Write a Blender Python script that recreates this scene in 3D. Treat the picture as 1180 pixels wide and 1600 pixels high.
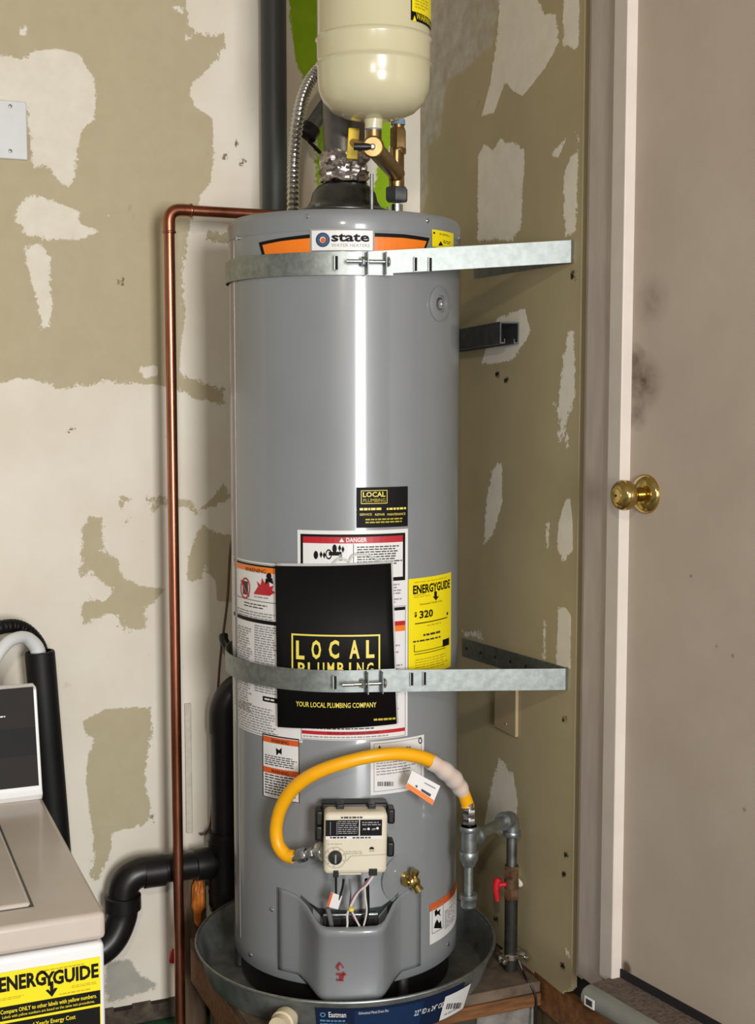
import bpy, bmesh, math, random
import numpy as np
from mathutils import Vector, Matrix, noise

for o in list(bpy.data.objects): bpy.data.objects.remove(o)
S = bpy.context.scene
COL = S.collection
random.seed(7)

# ------------------------------------------------------------------ camera
F = 2040.0; PIT = 0.0902; YAW = math.radians(23.0)
CAM = np.array([-0.956, -2.4196, 1.70])
cd = bpy.data.cameras.new('camera'); cam = bpy.data.objects.new('camera', cd); COL.objects.link(cam)
cd.sensor_fit = 'HORIZONTAL'; cd.sensor_width = 36.0; cd.lens = 36.0 * F / 1180.0; cd.clip_start = 0.05
cam.location = CAM; cam.rotation_euler = (math.pi/2 - PIT, 0, -YAW)
S.camera = cam

# ------------------------------------------------------------------ light
S.view_settings.view_transform = 'Standard'; S.view_settings.look = 'None'
S.view_settings.gamma = 1.0; S.view_settings.use_curve_mapping = False
S.view_settings.exposure = 0.34
w = bpy.data.worlds.new('garage_air'); S.world = w; w.use_nodes = True
w.node_tree.nodes['Background'].inputs[0].default_value = (1.0, 0.965, 0.92, 1)
w.node_tree.nodes['Background'].inputs[1].default_value = 0.24
def area(name, loc, target, sx, sy, power, col):
    l = bpy.data.lights.new(name, 'AREA'); l.shape = 'RECTANGLE'; l.size = sx; l.size_y = sy; l.energy = power; l.color = col
    o = bpy.data.objects.new(name, l); COL.objects.link(o); o.location = loc
    o.rotation_euler = (Vector(target) - Vector(loc)).to_track_quat('-Z', 'Y').to_euler(); return o
# daylight through the open doorway behind the photographer, and the bulb on the ceiling
area('doorway_daylight', (-0.55, -4.9, 1.75), (-0.1, 0.0, 1.40), 0.75, 1.50, 128, (0.985, 0.985, 1.0))
bl = bpy.data.lights.new('ceiling_bulb_light', 'POINT'); bl.energy = 42; bl.color = (1.0, 0.90, 0.76); bl.shadow_soft_size = 0.05
bo = bpy.data.objects.new('ceiling_bulb_light', bl); COL.objects.link(bo); bo.location = (-1.15, -2.75, 2.40)

# ------------------------------------------------------------------ survey: photograph rays to points on real surfaces
_fw = np.array([math.sin(YAW)*math.cos(PIT), math.cos(YAW)*math.cos(PIT), -math.sin(PIT)])
_rt = np.array([math.cos(YAW), -math.sin(YAW), 0.0]); _up = np.cross(_rt, _fw)
XR = 0.335     # face of the right drywall
YB = 0.37      # face of the back drywall
RH = 0.2265    # heater jacket radius
A0 = math.atan2(CAM[1], CAM[0])
def ray(u, v): return _fw + _rt*(u-590)/F - _up*(v-800)/F
def at(u, v, d): return Vector(CAM + ray(u, v)*d)
def hit(u, v, ax, c):
    d = ray(u, v); return Vector(CAM + d*((c-CAM[ax])/d[ax]))
def onX(u, v, c=XR): return hit(u, v, 0, c)
def onY(u, v, c=YB): return hit(u, v, 1, c)
def onZ(u, v, c): return hit(u, v, 2, c)
def onC(u, v, r=RH, cx=0.0, cy=0.0):
    d = ray(u, v); ox, oy = CAM[0]-cx, CAM[1]-cy
    a = d[0]**2+d[1]**2; b = ox*d[0]+oy*d[1]; c = ox*ox+oy*oy-r*r
    s = (-b-math.sqrt(max(0, b*b-a*c)))/a
    return Vector(CAM+d*s)

# ------------------------------------------------------------------ materials
def lin(c):
    return tuple(((x/255)/12.92 if x/255 <= .04045 else ((x/255+.055)/1.055)**2.4) for x in c)
def mat(name, rgb, rough=.5, metal=0., var=.06, scale=30., bump=0., coat=0., rvar=.0, stretch=None, rgb2=None, spec=.5, alpha=1., trans=0.):
    m = bpy.data.materials.new(name); m.use_nodes = True; nt = m.node_tree; N = nt.nodes; L = nt.links
    b = N['Principled BSDF']
    b.inputs['Roughness'].default_value = rough; b.inputs['Metallic'].default_value = metal
    b.inputs['Coat Weight'].default_value = coat; b.inputs['Coat Roughness'].default_value = .11
    b.inputs['Specular IOR Level'].default_value = spec
    b.inputs['Alpha'].default_value = alpha; b.inputs['Transmission Weight'].default_value = trans
    c = lin(rgb)
    tc = N.new('ShaderNodeTexCoord'); mp = N.new('ShaderNodeMapping'); L.new(tc.outputs['Object'], mp.inputs[0])
    if stretch: mp.inputs['Scale'].default_value = stretch
    n = N.new('ShaderNodeTexNoise'); n.inputs['Scale'].default_value = scale; n.inputs['Detail'].default_value = 6; n.inputs['Roughness'].default_value = .62
    L.new(mp.outputs[0], n.inputs['Vector'])
    r = N.new('ShaderNodeValToRGB'); L.new(n.outputs['Fac'], r.inputs[0])
    c2 = lin(rgb2) if rgb2 else tuple(x*(1-var*2) for x in c)
    c1 = c if rgb2 else tuple(min(1, x*(1+var)) for x in c)
    r.color_ramp.elements[0].position = .3; r.color_ramp.elements[1].position = .7
    r.color_ramp.elements[0].color = (*c2, 1); r.color_ramp.elements[1].color = (*c1, 1)
    L.new(r.outputs[0], b.inputs['Base Color'])
    if rvar:
        mr = N.new('ShaderNodeMapRange'); mr.inputs[3].default_value = max(0, rough-rvar); mr.inputs[4].default_value = min(1, rough+rvar)
        L.new(n.outputs['Fac'], mr.inputs[0]); L.new(mr.outputs[0], b.inputs['Roughness'])
    if bump:
        bp = N.new('ShaderNodeBump'); bp.inputs['Strength'].default_value = bump; bp.inputs['Distance'].default_value = .004
        L.new(n.outputs['Fac'], bp.inputs['Height']); L.new(bp.outputs[0], b.inputs['Normal'])
    return m
M = {}
M['jacket'] = mat('grey_enamel', (130, 133, 134), .38, var=.02, scale=9, coat=.6)
M['cap'] = mat('grey_cap_enamel', (128, 131, 132), .38, var=.02, scale=9, coat=.4)
M['cream'] = mat('cream_enamel', (208, 200, 164), .25, var=.015, scale=6, coat=.6)
M['copper'] = mat('copper', (192, 126, 100), .3, 1, var=.15, scale=14, rvar=.1, stretch=(1, 1, .35), rgb2=(142, 80, 58))
M['brass'] = mat('brass', (176, 146, 100), .32, 1, var=.12, scale=40, rvar=.08)
M['polbrass'] = mat('polished_brass', (196, 168, 100), .16, 1, var=.05, scale=40)
M['galv'] = mat('galvanised_steel', (162, 168, 164), .50, 1, var=.14, scale=70, rvar=.08, bump=.03)
M['galvd'] = mat('dull_galvanised_steel', (128, 130, 128), .45, 1, var=.2, scale=40, rvar=.1)
M['strut'] = mat('strut_steel', (104, 106, 108), .5, .8, var=.15, scale=40)
M['pansteel'] = mat('pan_steel', (132, 136, 132), .46, .55, var=.25, scale=16, rvar=.12)
M['chrome'] = mat('plated_steel', (208, 212, 214), .2, 1, var=.05, scale=60)
M['stain'] = mat('stainless', (206, 204, 198), .22, 1, var=.05, scale=60)
M['castiron'] = mat('malleable_iron', (150, 156, 156), .4, .85, var=.15, scale=80, bump=.1)
M['blackpipe'] = mat('black_steel_pipe', (52, 50, 44), .55, .5, var=.2, scale=60, bump=.1)
M['rustybrass'] = mat('tarnished_brass', (112, 84, 60), .55, .6, var=.3, scale=60, bump=.1)
M['postmetal'] = mat('dark_grey_steel', (78, 82, 80), .5, .5, var=.08, scale=12, stretch=(1, 1, .2))
M['hood'] = mat('draft_hood_steel', (98, 98, 96), .36, .9, var=.2, scale=25)
M['foil'] = mat('foil_tape', (206, 198, 196), .2, 1, var=.1, scale=45, bump=.9)
M['vent'] = mat('vent_pipe_steel', (120, 118, 116), .4, .9, var=.15, scale=20)
M['abs'] = mat('black_abs', (17, 17, 16), .36, var=.3, scale=30, rvar=.12, spec=.4, rgb2=(30, 28, 26))
M['blackplastic'] = mat('black_plastic', (18, 18, 18), .4, var=.1)
M['foam_black'] = mat('black_foam', (13, 14, 13), .55, var=.2, scale=40, spec=.3)
M['yellowhose'] = mat('yellow_coated_hose', (250, 178, 6), .38, var=.03, scale=40)
M['yellow'] = mat('yellow_handle', (238, 206, 30), .4, var=.03)
M['red'] = mat('red_handle', (190, 20, 34), .45, var=.06)
M['beige'] = mat('beige_plastic', (222, 212, 188), .45, var=.02)
M['beige_d'] = mat('beige_engraving', (176, 166, 144), .5, var=.02)
M['whitep'] = mat('white_plastic', (224, 226, 224), .35, var=.02)
M['washer'] = mat('white_enamel', (236, 236, 234), .28, var=.01, coat=.3)
M['deck_tint'] = mat('reflection_and_dust_enamel', (206, 194, 180), .34, scale=6, rgb2=(194, 180, 165), coat=.25)  # taupe for deck and lid: tan wall reflection painted in, plus a dust film
M['panelbrown'] = mat('dark_console', (40, 34, 32), .6, var=.05, spec=.2)
M['panelblack'] = mat('black_console', (12, 11, 11), .55, var=.05, spec=.2)
M['wood'] = mat('stained_wood', (150, 100, 52), .6, scale=7, stretch=(1.2, 9, 9), rgb2=(88, 54, 28), bump=.2)
M['ply'] = mat('dirty_plywood', (128, 110, 90), .75, scale=10, rgb2=(56, 44, 34), bump=.3)
M['darkwood'] = mat('weathered_timber', (112, 92, 66), .75, scale=9, stretch=(8, 8, .8), rgb2=(70, 54, 38), bump=.3)
M['paleboard'] = mat('grey_board', (150, 146, 138), .8, scale=20, rgb2=(96, 90, 82), bump=.3)
M['dirt'] = mat('dirty_sill', (96, 84, 70), .9, scale=40, rgb2=(44, 36, 30), bump=.8)
M['green'] = mat('green_paint', (46, 86, 56), .5, var=.15, scale=20)
M['concrete'] = mat('concrete', (120, 116, 108), .85, var=.12, scale=12, bump=.2)
M['ceil'] = mat('ceiling_paint', (196, 188, 174), .85, var=.03, scale=8)
M['dark'] = mat('dark_void', (20, 17, 14), .9, var=.1)
M['sfoam'] = mat('orange_spray_foam', (214, 128, 42), .4, scale=30, rgb2=(160, 78, 22), bump=.4)
M['plate'] = mat('painted_cover_plate', (170, 152, 118), .5, var=.03)
M['steelplate'] = mat('grey_cover_plate', (214, 215, 212), .4, var=.02)
M['white'] = mat('label_white', (228, 226, 222), .38, var=.01)
M['black'] = mat('label_black', (12, 11, 11), .6, var=.02, spec=.2)
M['ink'] = mat('label_ink', (52, 50, 50), .5, var=.02)
M['greyink'] = mat('label_grey_ink', (146, 144, 142), .5, var=.02)
M['orange'] = mat('label_orange', (240, 124, 22), .4, var=.02)
M['dorange'] = mat('label_red_orange', (216, 92, 36), .4, var=.02)
M['lred'] = mat('label_red', (184, 26, 38), .4, var=.02)
M['lyellow'] = mat('label_yellow', (246, 224, 16), .4, var=.02)
M['dyellow'] = mat('label_dark_yellow', (190, 172, 20), .5, var=.02)
M['gold'] = mat('label_gold', (236, 216, 92), .4, var=.03)
M['lblue'] = mat('label_blue', (24, 66, 110), .4, var=.02)
M['navy'] = mat('label_navy', (18, 34, 62), .3, var=.03)
M['navy2'] = mat('label_mid_navy', (22, 48, 84), .3, var=.03)
M['cyanink'] = mat('label_cyan', (90, 140, 176), .4, var=.02)
M['sleeve'] = mat('clear_sleeve', (238, 236, 232), .12, var=.02, alpha=.6)
M['bag'] = mat('clear_bag', (236, 236, 234), .12, var=.02, alpha=.6)
M['bluetape'] = mat('blue_thread_tape', (120, 150, 176), .6, var=.1)
M['teflon'] = mat('white_thread_tape', (226, 224, 206), .6, var=.05)
M['marker'] = mat('red_marker', (150, 22, 28), .5, var=.02)
M['pvc'] = mat('cream_pvc', (214, 200, 166), .45, var=.03)
M['wirew'] = mat('white_wire', (222, 216, 206), .45, var=.02)
M['wirebrown'] = mat('brown_wire', (92, 60, 44), .5, var=.05)
M['wirep'] = mat('purple_wire', (140, 92, 112), .5, var=.02)
M['cable'] = mat('grey_cable', (110, 110, 108), .5, var=.02)
M['carpet'] = mat('carpet_pile', (122, 106, 94), .95, scale=160, rgb2=(74, 62, 54), bump=1.)
M['rubber'] = mat('grey_vinyl_nosing', (128, 128, 120), .5, var=.06)

# ------------------------------------------------------------------ mesh builder
class MB:
    def __init__(s): s.v = []; s.f = []
    def add(s, vs, fs):
        k = len(s.v); s.v += [tuple(p) for p in vs]; s.f += [tuple(i+k for i in f) for f in fs]; return s
    def box(s, x0, x1, y0, y1, z0, z1, T=None):
        vs = [Vector((x, y, z)) for z in (z0, z1) for y in (y0, y1) for x in (x0, x1)]
        if T: vs = [T @ p for p in vs]
        return s.add(vs, [(0, 2, 3, 1), (4, 5, 7, 6), (0, 1, 5, 4), (2, 6, 7, 3), (0, 4, 6, 2), (1, 3, 7, 5)])
    def prism(s, pts, d):      # closed polygon (list of Vector) extruded along d
        n = len(pts); d = Vector(d); vs = [Vector(p) for p in pts] + [Vector(p)+d for p in pts]
        return s.add(vs, [tuple(range(n))[::-1], tuple(range(n, 2*n))] + [(i, (i+1) % n, n+(i+1) % n, n+i) for i in range(n)])
    def lathe(s, prof, c=(0, 0, 0), axis=(0, 0, 1), n=32, caps=True):
        q = Vector((0, 0, 1)).rotation_difference(Vector(axis).normalized()) if Vector(axis).normalized() != Vector((0, 0, -1)) else Matrix.Rotation(math.pi, 3, 'X').to_quaternion()
        c = Vector(c); vs = []
        for r, z in prof:
            for i in range(n):
                a = 2*math.pi*i/n; vs.append(c + q @ Vector((r*math.cos(a), r*math.sin(a), z)))
        fs = []
        for k in range(len(prof)-1):
            for i in range(n):
                j = (i+1) % n; fs.append((k*n+i, k*n+j, (k+1)*n+j, (k+1)*n+i))
        if caps:
            fs.append(tuple(range(n))[::-1]); fs.append(tuple(range((len(prof)-1)*n, len(prof)*n)))
        return s.add(vs, fs)
    def cyl(s, p0, p1, r0, r1=None, n=20):
        p0 = Vector(p0); p1 = Vector(p1); d = p1-p0
        return s.lathe([(r0, 0), (r0 if r1 is None else r1, d.length)], p0, d, n)
    def tube(s, path, r, n=14, caps=True):
        P = [Vector(p) for p in path]; m = len(P)
        t = [(P[min(i+1, m-1)]-P[max(i-1, 0)]).normalized() for i in range(m)]
        nrm = t[0].orthogonal().normalized(); vs = []
        for i in range(m):
            if i: nrm = (t[i-1].rotation_difference(t[i]) @ nrm)
            nrm = (nrm - t[i]*nrm.dot(t[i])).normalized(); b = t[i].cross(nrm)
            rr = r(i/(m-1)) if callable(r) else r
            for k in range(n):
                a = 2*math.pi*k/n; vs.append(P[i]+(nrm*math.cos(a)+b*math.sin(a))*rr)
        fs = [(i*n+k, i*n+(k+1) % n, (i+1)*n+(k+1) % n, (i+1)*n+k) for i in range(m-1) for k in range(n)]
        if caps: fs += [tuple(range(n))[::-1], tuple(range((m-1)*n, m*n))]
        return s.add(vs, fs)
    def ribbon(s, path, z0, z1, th):   # vertical metal band along a plan path, with thickness
        P = [Vector((p[0], p[1], 0)) for p in path]; m = len(P); vs = []
        for i in range(m):
            d = (P[min(i+1, m-1)]-P[max(i-1, 0)]).normalized(); nn = Vector((d.y, -d.x, 0))*th
            za = z0(i/(m-1)) if callable(z0) else z0; zb = z1(i/(m-1)) if callable(z1) else z1
            for o, z in ((0, za), (0, zb), (1, zb), (1, za)): vs.append(P[i]+nn*o+Vector((0, 0, z)))
        fs = [(i*4+k, i*4+(k+1) % 4, (i+1)*4+(k+1) % 4, (i+1)*4+k) for i in range(m-1) for k in range(4)]
        return s.add(vs, fs+[(3, 2, 1, 0), tuple((m-1)*4+k for k in range(4))])
    def build(s, name, m, parent=None, bevel=0., smooth=True, ang=38):
        vs = s.v; origin = Vector((0, 0, 0))
        if parent is None:
            a = np.array(vs); origin = Vector(((a[:, 0].min()+a[:, 0].max())/2, (a[:, 1].min()+a[:, 1].max())/2, a[:, 2].min()))
            vs = [tuple(Vector(p)-origin) for p in vs]
        me = bpy.data.meshes.new(name); me.from_pydata(vs, [], s.f)
        bm = bmesh.new(); bm.from_mesh(me); bmesh.ops.recalc_face_normals(bm, faces=bm.faces); bm.to_mesh(me); bm.free()
        if smooth:
            me.shade_smooth(); me.set_sharp_from_angle(angle=math.radians(ang))
        me.materials.append(M[m] if isinstance(m, str) else m)
        o = bpy.data.objects.new(name, me); COL.objects.link(o); o.location = origin
        if parent is not None: attach(o, parent)
        if bevel:
            b = o.modifiers.new('bevel', 'BEVEL'); b.width = bevel; b.segments = 3; b.limit_method = 'ANGLE'; b.angle_limit = math.radians(40)
        return o
def attach(o, parent):
    def W(p): return p.location + (W(p.parent)+p.matrix_parent_inverse.translation if p.parent else Vector((0, 0, 0)))
    o.parent = parent; o.matrix_parent_inverse = Matrix.Translation(-W(parent))
def thing(name, label, cat, loc, group=None):
    o = bpy.data.objects.new(name, None); COL.objects.link(o); o.location = loc; o.empty_display_size = .05
    return tag(o, label, cat, group)
def tag(o, label, cat, group=None, kind=None):
    o['label'] = label; o['category'] = cat
    if group: o['group'] = group
    if kind: o['kind'] = kind
    return o
def smooth_path(pts, k=8):
    P = [Vector(p) for p in pts]; P = [P[0]*2-P[1]] + P + [P[-1]*2-P[-2]]; out = []
    for i in range(1, len(P)-2):
        a, b, c, d = P[i-1:i+3]
        for j in range(k):
            t = j/k; out.append(.5*((2*b)+(c-a)*t+(2*a-5*b+4*c-d)*t*t+(3*b-a-3*c+d)*t**3))
    return out+[P[-2]]
def corner_path(p0, c, p1, r, k=10):   # straight, rounded corner, straight
    p0, c, p1 = Vector(p0), Vector(c), Vector(p1); a = c+(p0-c).normalized()*r; b = c+(p1-c).normalized()*r
    return [p0]+[a*(1-t)**2+c*2*t*(1-t)+b*t*t for t in [i/k for i in range(k+1)]]+[p1]
def hexring(mb, c, axis, r, z0, z1): mb.lathe([(r*.9, z0), (r, z0+(z1-z0)*.12), (r, z1-(z1-z0)*.12), (r*.9, z1)], c, axis, 6)

# ------------------------------------------------------------------ surfaces that carry labels
class Cyl:
    def __init__(s, R=RH, c=(0, 0), a0=A0): s.R = R; s.c = c; s.a0 = a0
    def st(s, u, v):
        p = onC(u, v, s.R, *s.c); a = math.atan2(p.y-s.c[1], p.x-s.c[0])-s.a0; a = (a+math.pi) % (2*math.pi)-math.pi
        return a*s.R, p.z
    def pos(s, x, z, off): a = s.a0+x/s.R; return Vector((s.c[0]+(s.R+off)*math.cos(a), s.c[1]+(s.R+off)*math.sin(a), z))
    step = .012
class PlaneY:
    def __init__(s, y): s.y = y
    def st(s, u, v): p = onY(u, v, s.y); return p.x, p.z
    def pos(s, x, z, off): return Vector((x, s.y-off, z))
    step = 9.
class Facet:    # a flat rectangle standing at origin o with right vector e, up vector f
    def __init__(s, o, e, f): s.o = Vector(o); s.e = Vector(e).normalized(); s.f = Vector(f).normalized(); s.n = s.e.cross(s.f)
    def st(s, u, v):
        d = Vector(ray(u, v)); k = (s.o-Vector(CAM)).dot(s.n)/d.dot(s.n); p = Vector(CAM)+d*k-s.o; return p.dot(s.e), p.dot(s.f)
    def pos(s, x, z, off): return s.o+s.e*x+s.f*z+s.n*off
    step = 9.
_txt = {}
def text_mesh(body, bold):
    if (body, bold) in _txt: return _txt[(body, bold)]
    cu = bpy.data.curves.new('t', 'FONT'); cu.body = body; cu.size = 1; cu.resolution_u = 2; cu.offset = bold; cu.fill_mode = 'FRONT'
    ob = bpy.data.objects.new('t', cu); me = bpy.data.meshes.new_from_object(ob)
    vs = np.array([v.co[:2] for v in me.vertices]); fs = [tuple(p.vertices) for p in me.polygons]
    bpy.data.objects.remove(ob); bpy.data.meshes.remove(me); bpy.data.curves.remove(cu)
    mn, mx = vs.min(0), vs.max(0); vs = (vs-mn)/(mx-mn)
    _txt[(body, bold)] = (vs, fs); return vs, fs
class Label:
    """one sticker: a backing sheet (the part) and its print (sub-parts), all in photo-surveyed rectangles"""
    def __init__(s, surf, name, parent, rect, m, base=.0004, label=None, skew=0.):
        s.surf = surf; s.parent = parent; s.layers = {}; s.base = base; s.sub = parent; s.n = 0
        if rect is not None:
            mb = MB(); s._rect(mb, rect, base); s.part = mb.build(name, m, parent, smooth=True); s.sub = s.part
            if label: s.part['label'] = label
    def r4(s, rc):
        u0, v0, u1, v1 = rc; vm = (v0+v1)/2; um = (u0+u1)/2
        return s.surf.st(u0, vm)[0], s.surf.st(u1, vm)[0], s.surf.st(um, v1)[1], s.surf.st(um, v0)[1]
    def _rect(s, mb, rc, off):
        x0, x1, z0, z1 = s.r4(rc); n = max(1, int(math.ceil(abs(x1-x0)/s.surf.step)))
        vs = []; 
        for i in range(n+1):
            x = x0+(x1-x0)*i/n; vs += [s.surf.pos(x, z0, off), s.surf.pos(x, z1, off)]
        mb.add(vs, [(2*i, 2*i+2, 2*i+3, 2*i+1) for i in range(n)])
    def mb(s, name, m, lv):
        k = (name, m)
        if k not in s.layers: s.layers[k] = MB()
        return s.layers[k], s.base+.0004*lv
    def rect(s, rc, m, lv=1, name='print_band'):
        b, o = s.own(name, m, lv); s._rect(b, rc, o); return s
    def frame(s, rc, wd, m, lv=1):
        x0, x1, z0, z1 = s.r4(rc); b, o = s.own('print_frame', m, lv); k = max(1, int(math.ceil((x1-x0)/s.surf.step)))
        t = abs(s.surf.st((rc[0]+rc[2])/2+wd, rc[1])[0]-s.surf.st((rc[0]+rc[2])/2, rc[1])[0]); P = []
        for (xa, za, xb, zb, xc, zc, xd, zd) in ((x0, z0, x1, z0, x0+t, z0+t, x1-t, z0+t), (x1, z0, x1, z1, x1-t, z0+t, x1-t, z1-t), (x1, z1, x0, z1, x1-t, z1-t, x0+t, z1-t), (x0, z1, x0, z0, x0+t, z1-t, x0+t, z0+t)):
            for i in range(k): P += [(xa+(xb-xa)*i/k, za+(zb-za)*i/k), (xc+(xd-xc)*i/k, zc+(zd-zc)*i/k)]
        n = len(P)//2; b.add([s.surf.pos(x, z, o) for x, z in P], [(2*i, 2*((i+1) % n), 2*((i+1) % n)+1, 2*i+1) for i in range(n)])
        return s
    def own(s, name, m, lv): s.n += 1; return s.mb((name, s.n), m, lv)
    def _poly(s, b, o, P):
        """flat outline laid on the surface: cut into strips so that it follows a curve"""
        bm = bmesh.new(); bm.faces.new([bm.verts.new((x, z, 0)) for x, z in P]); bm.normal_update()
        bmesh.ops.triangulate(bm, faces=bm.faces[:]); xs = [p[0] for p in P]; k = math.floor(min(xs)/s.surf.step)+1
        while k*s.surf.step < max(xs):
            bmesh.ops.bisect_plane(bm, geom=bm.verts[:]+bm.edges[:]+bm.faces[:], plane_co=(k*s.surf.step, 0, 0), plane_no=(1, 0, 0)); k += 1
        bm.verts.index_update()
        b.add([s.surf.pos(v.co.x, v.co.y, o) for v in bm.verts], [tuple(v.index for v in f.verts) for f in bm.faces]); bm.free()
    def poly(s, pts, m, lv=2, name='pictogram'):
        b, o = s.own(name, m, lv); s._poly(b, o, [s.surf.st(*p) for p in pts]); return s
    def ring(s, u, v, ru, rv, wd, m, lv=2, name='pictogram'):
        b, o = s.own(name, m, lv); n = 20; vs = []
        for i in range(n):
            a = 2*math.pi*i/n
            for k in (1, 1-wd): vs.append(s.surf.pos(*s.surf.st(u+ru*k*math.cos(a), v+rv*k*math.sin(a)), o))
        if wd >= 1: b.add(vs[::2], [tuple(range(n))])
        else: b.add(vs, [(2*i, (2*i+2) % (2*n), (2*i+3) % (2*n), 2*i+1) for i in range(n)])
        return s
    def text(s, body, rc, m, lv=3, bold=.0, name='lettering'):
        b, o = s.own(name, m, lv); x0, x1, z0, z1 = s.r4(rc); vs, fs = text_mesh(body, bold)
        b.add([s.surf.pos(x0+(x1-x0)*p[0], z0+(z1-z0)*p[1], o) for p in vs], fs); return s
    def lines(s, rc, n, m='greyink', lv=1, fill=.5, ragged=.25, name='fine_print'):
        u0, v0, u1, v1 = rc; h = (v1-v0)/n; rnd = random.Random(int(u0*7+v0*13))
        b, o = s.mb(name, m, lv)
        for i in range(n):
            va = v0+i*h; e = u1-(u1-u0)*rnd.random()*ragged; u = u0
            while u < e-1:
                wl = min(2.5+rnd.random()*6, e-u); xa = s.surf.st(u, va)[0]; xb = s.surf.st(u+wl, va)[0]; um = (u0+u1)/2
                za, zb = s.surf.st(um, va)[1], s.surf.st(um, va+h*fill)[1]
                b.add([s.surf.pos(xa, zb, o), s.surf.pos(xb, zb, o), s.surf.pos(xb, za, o), s.surf.pos(xa, za, o)], [(0, 1, 2, 3)]); u += wl+1.3
        return s
    def bars(s, rc, n, m='black', lv=2):
        u0, v0, u1, v1 = rc; rnd = random.Random(5); u = u0; b, o = s.mb('barcode', m, lv)
        while u < u1:
            wl = (u1-u0)/n*(.3+rnd.random()); s._rect(b, (u, v0, min(u+wl, u1), v1), o); u += wl+(u1-u0)/n*(.4+rnd.random()*.6)
        return s
    def done(s):
        for (name, m), b in s.layers.items():
            nm = name if isinstance(name, str) else name[0]; o = b.build(nm, m, s.sub, smooth=False)
            if nm in ('fine_print', 'barcode'): o['kind'] = 'stuff'     # too small to pick apart

#==================================================================== SETTING
def sdf(P, polys):
    """signed distance (positive inside) of 2-D points to a set of polygons"""
    best = np.full(len(P), -9.)
    for poly in polys:
        Q = np.array(poly); n = len(Q); d = np.full(len(P), 9.); ins = np.zeros(len(P), bool)
        for i in range(n):
            a, b = Q[i], Q[(i+1) % n]; ab = b-a; t = np.clip(((P-a)@ab)/(ab@ab+1e-12), 0, 1)
            d = np.minimum(d, np.linalg.norm(P-a-t[:, None]*ab, axis=1))
            c = (a[1] > P[:, 1]) != (b[1] > P[:, 1])
            with np.errstate(divide='ignore', invalid='ignore'):
                ins ^= c & (P[:, 0] < (b[0]-a[0])*(P[:, 1]-a[1])/(b[1]-a[1])+a[0])
        best = np.maximum(best, np.where(ins, d, -d))
    return best
def drywall_material(name, layers, base, base2, rag):
    """base colour with trowelled / torn layers whose outlines are stored on the mesh as distances"""
    m = bpy.data.materials.new(name); m.use_nodes = True; nt = m.node_tree; N = nt.nodes; L = nt.links; b = N['Principled BSDF']
    b.inputs['Roughness'].default_value = .85; b.inputs['Specular IOR Level'].default_value = .25
    tc = N.new('ShaderNodeTexCoord')
    def nz(sc, det=5, ro=.6):
        n = N.new('ShaderNodeTexNoise'); n.inputs['Scale'].default_value = sc; n.inputs['Detail'].default_value = det; n.inputs['Roughness'].default_value = ro
        L.new(tc.outputs['Object'], n.inputs['Vector']); return n.outputs['Fac']
    def ma(op, a, c):
        x = N.new('ShaderNodeMath'); x.operation = op
        for i, q in enumerate((a, c)):
            if isinstance(q, (int, float)): x.inputs[i].default_value = q
            else: L.new(q, x.inputs[i])
        return x.outputs[0]
    def ramp(f, c0, c1, a=.35, z=.65):
        r = N.new('ShaderNodeValToRGB'); L.new(f, r.inputs[0]); r.color_ramp.elements[0].position = a; r.color_ramp.elements[1].position = z
        r.color_ramp.elements[0].color = (*lin(c0), 1); r.color_ramp.elements[1].color = (*lin(c1), 1); return r.outputs[0]
    big = nz(5, 4); fine = nz(90, 4, .7); med = nz(28, 6, .65)
    col = ramp(big, base2, base); height = ma('MULTIPLY', fine, .12)
    wob = ma('ADD', ma('MULTIPLY', ma('SUBTRACT', med, .5), rag*.010), ma('ADD', ma('MULTIPLY', ma('SUBTRACT', fine, .5), rag*.016), ma('MULTIPLY', ma('SUBTRACT', nz(260, 3, .7), .5), rag*.009)))
    vr = N.new('ShaderNodeMapRange'); vr.inputs[1].default_value = .38; vr.inputs[2].default_value = .66; vr.inputs[3].default_value = .45; vr.inputs[4].default_value = 3.0; L.new(nz(7.5, 2, .5), vr.inputs[0])
    wob = ma('MULTIPLY', wob, vr.outputs[0])     # some edges torn and feathery, others clean
    for att, c0, c1, soft, hgt in layers:
        a = N.new('ShaderNodeAttribute'); a.attribute_name = att
        f = ma('ADD', a.outputs['Fac'], wob)
        mr = N.new('ShaderNodeMapRange'); mr.inputs[1].default_value = -soft; mr.inputs[2].default_value = soft; L.new(f, mr.inputs[0])
        mx = N.new('ShaderNodeMix'); mx.data_type = 'RGBA'; L.new(mr.outputs[0], mx.inputs[0]); L.new(col, mx.inputs[6]); L.new(ramp(med, c1, c0), mx.inputs[7])
        col = mx.outputs[2]; height = ma('ADD', height, ma('MULTIPLY', mr.outputs[0], hgt))
    # scuffs
    sc = N.new('ShaderNodeMapRange'); sc.inputs[1].default_value = .70; sc.inputs[2].default_value = .80; sc.inputs[4].default_value = .35; L.new(nz(17, 3, .7), sc.inputs[0])
    mx = N.new('ShaderNodeMix'); mx.data_type = 'RGBA'; L.new(sc.outputs[0], mx.inputs[0]); L.new(col, mx.inputs[6]); mx.inputs[7].default_value = (*lin((120, 108, 92)), 1)
    L.new(mx.outputs[2], b.inputs['Base Color'])
    bp = N.new('ShaderNodeBump'); bp.inputs['Strength'].default_value = .5; bp.inputs['Distance'].default_value = .0015
    L.new(height, bp.inputs['Height']); L.new(bp.outputs[0], b.inputs['Normal'])
    return m
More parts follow.
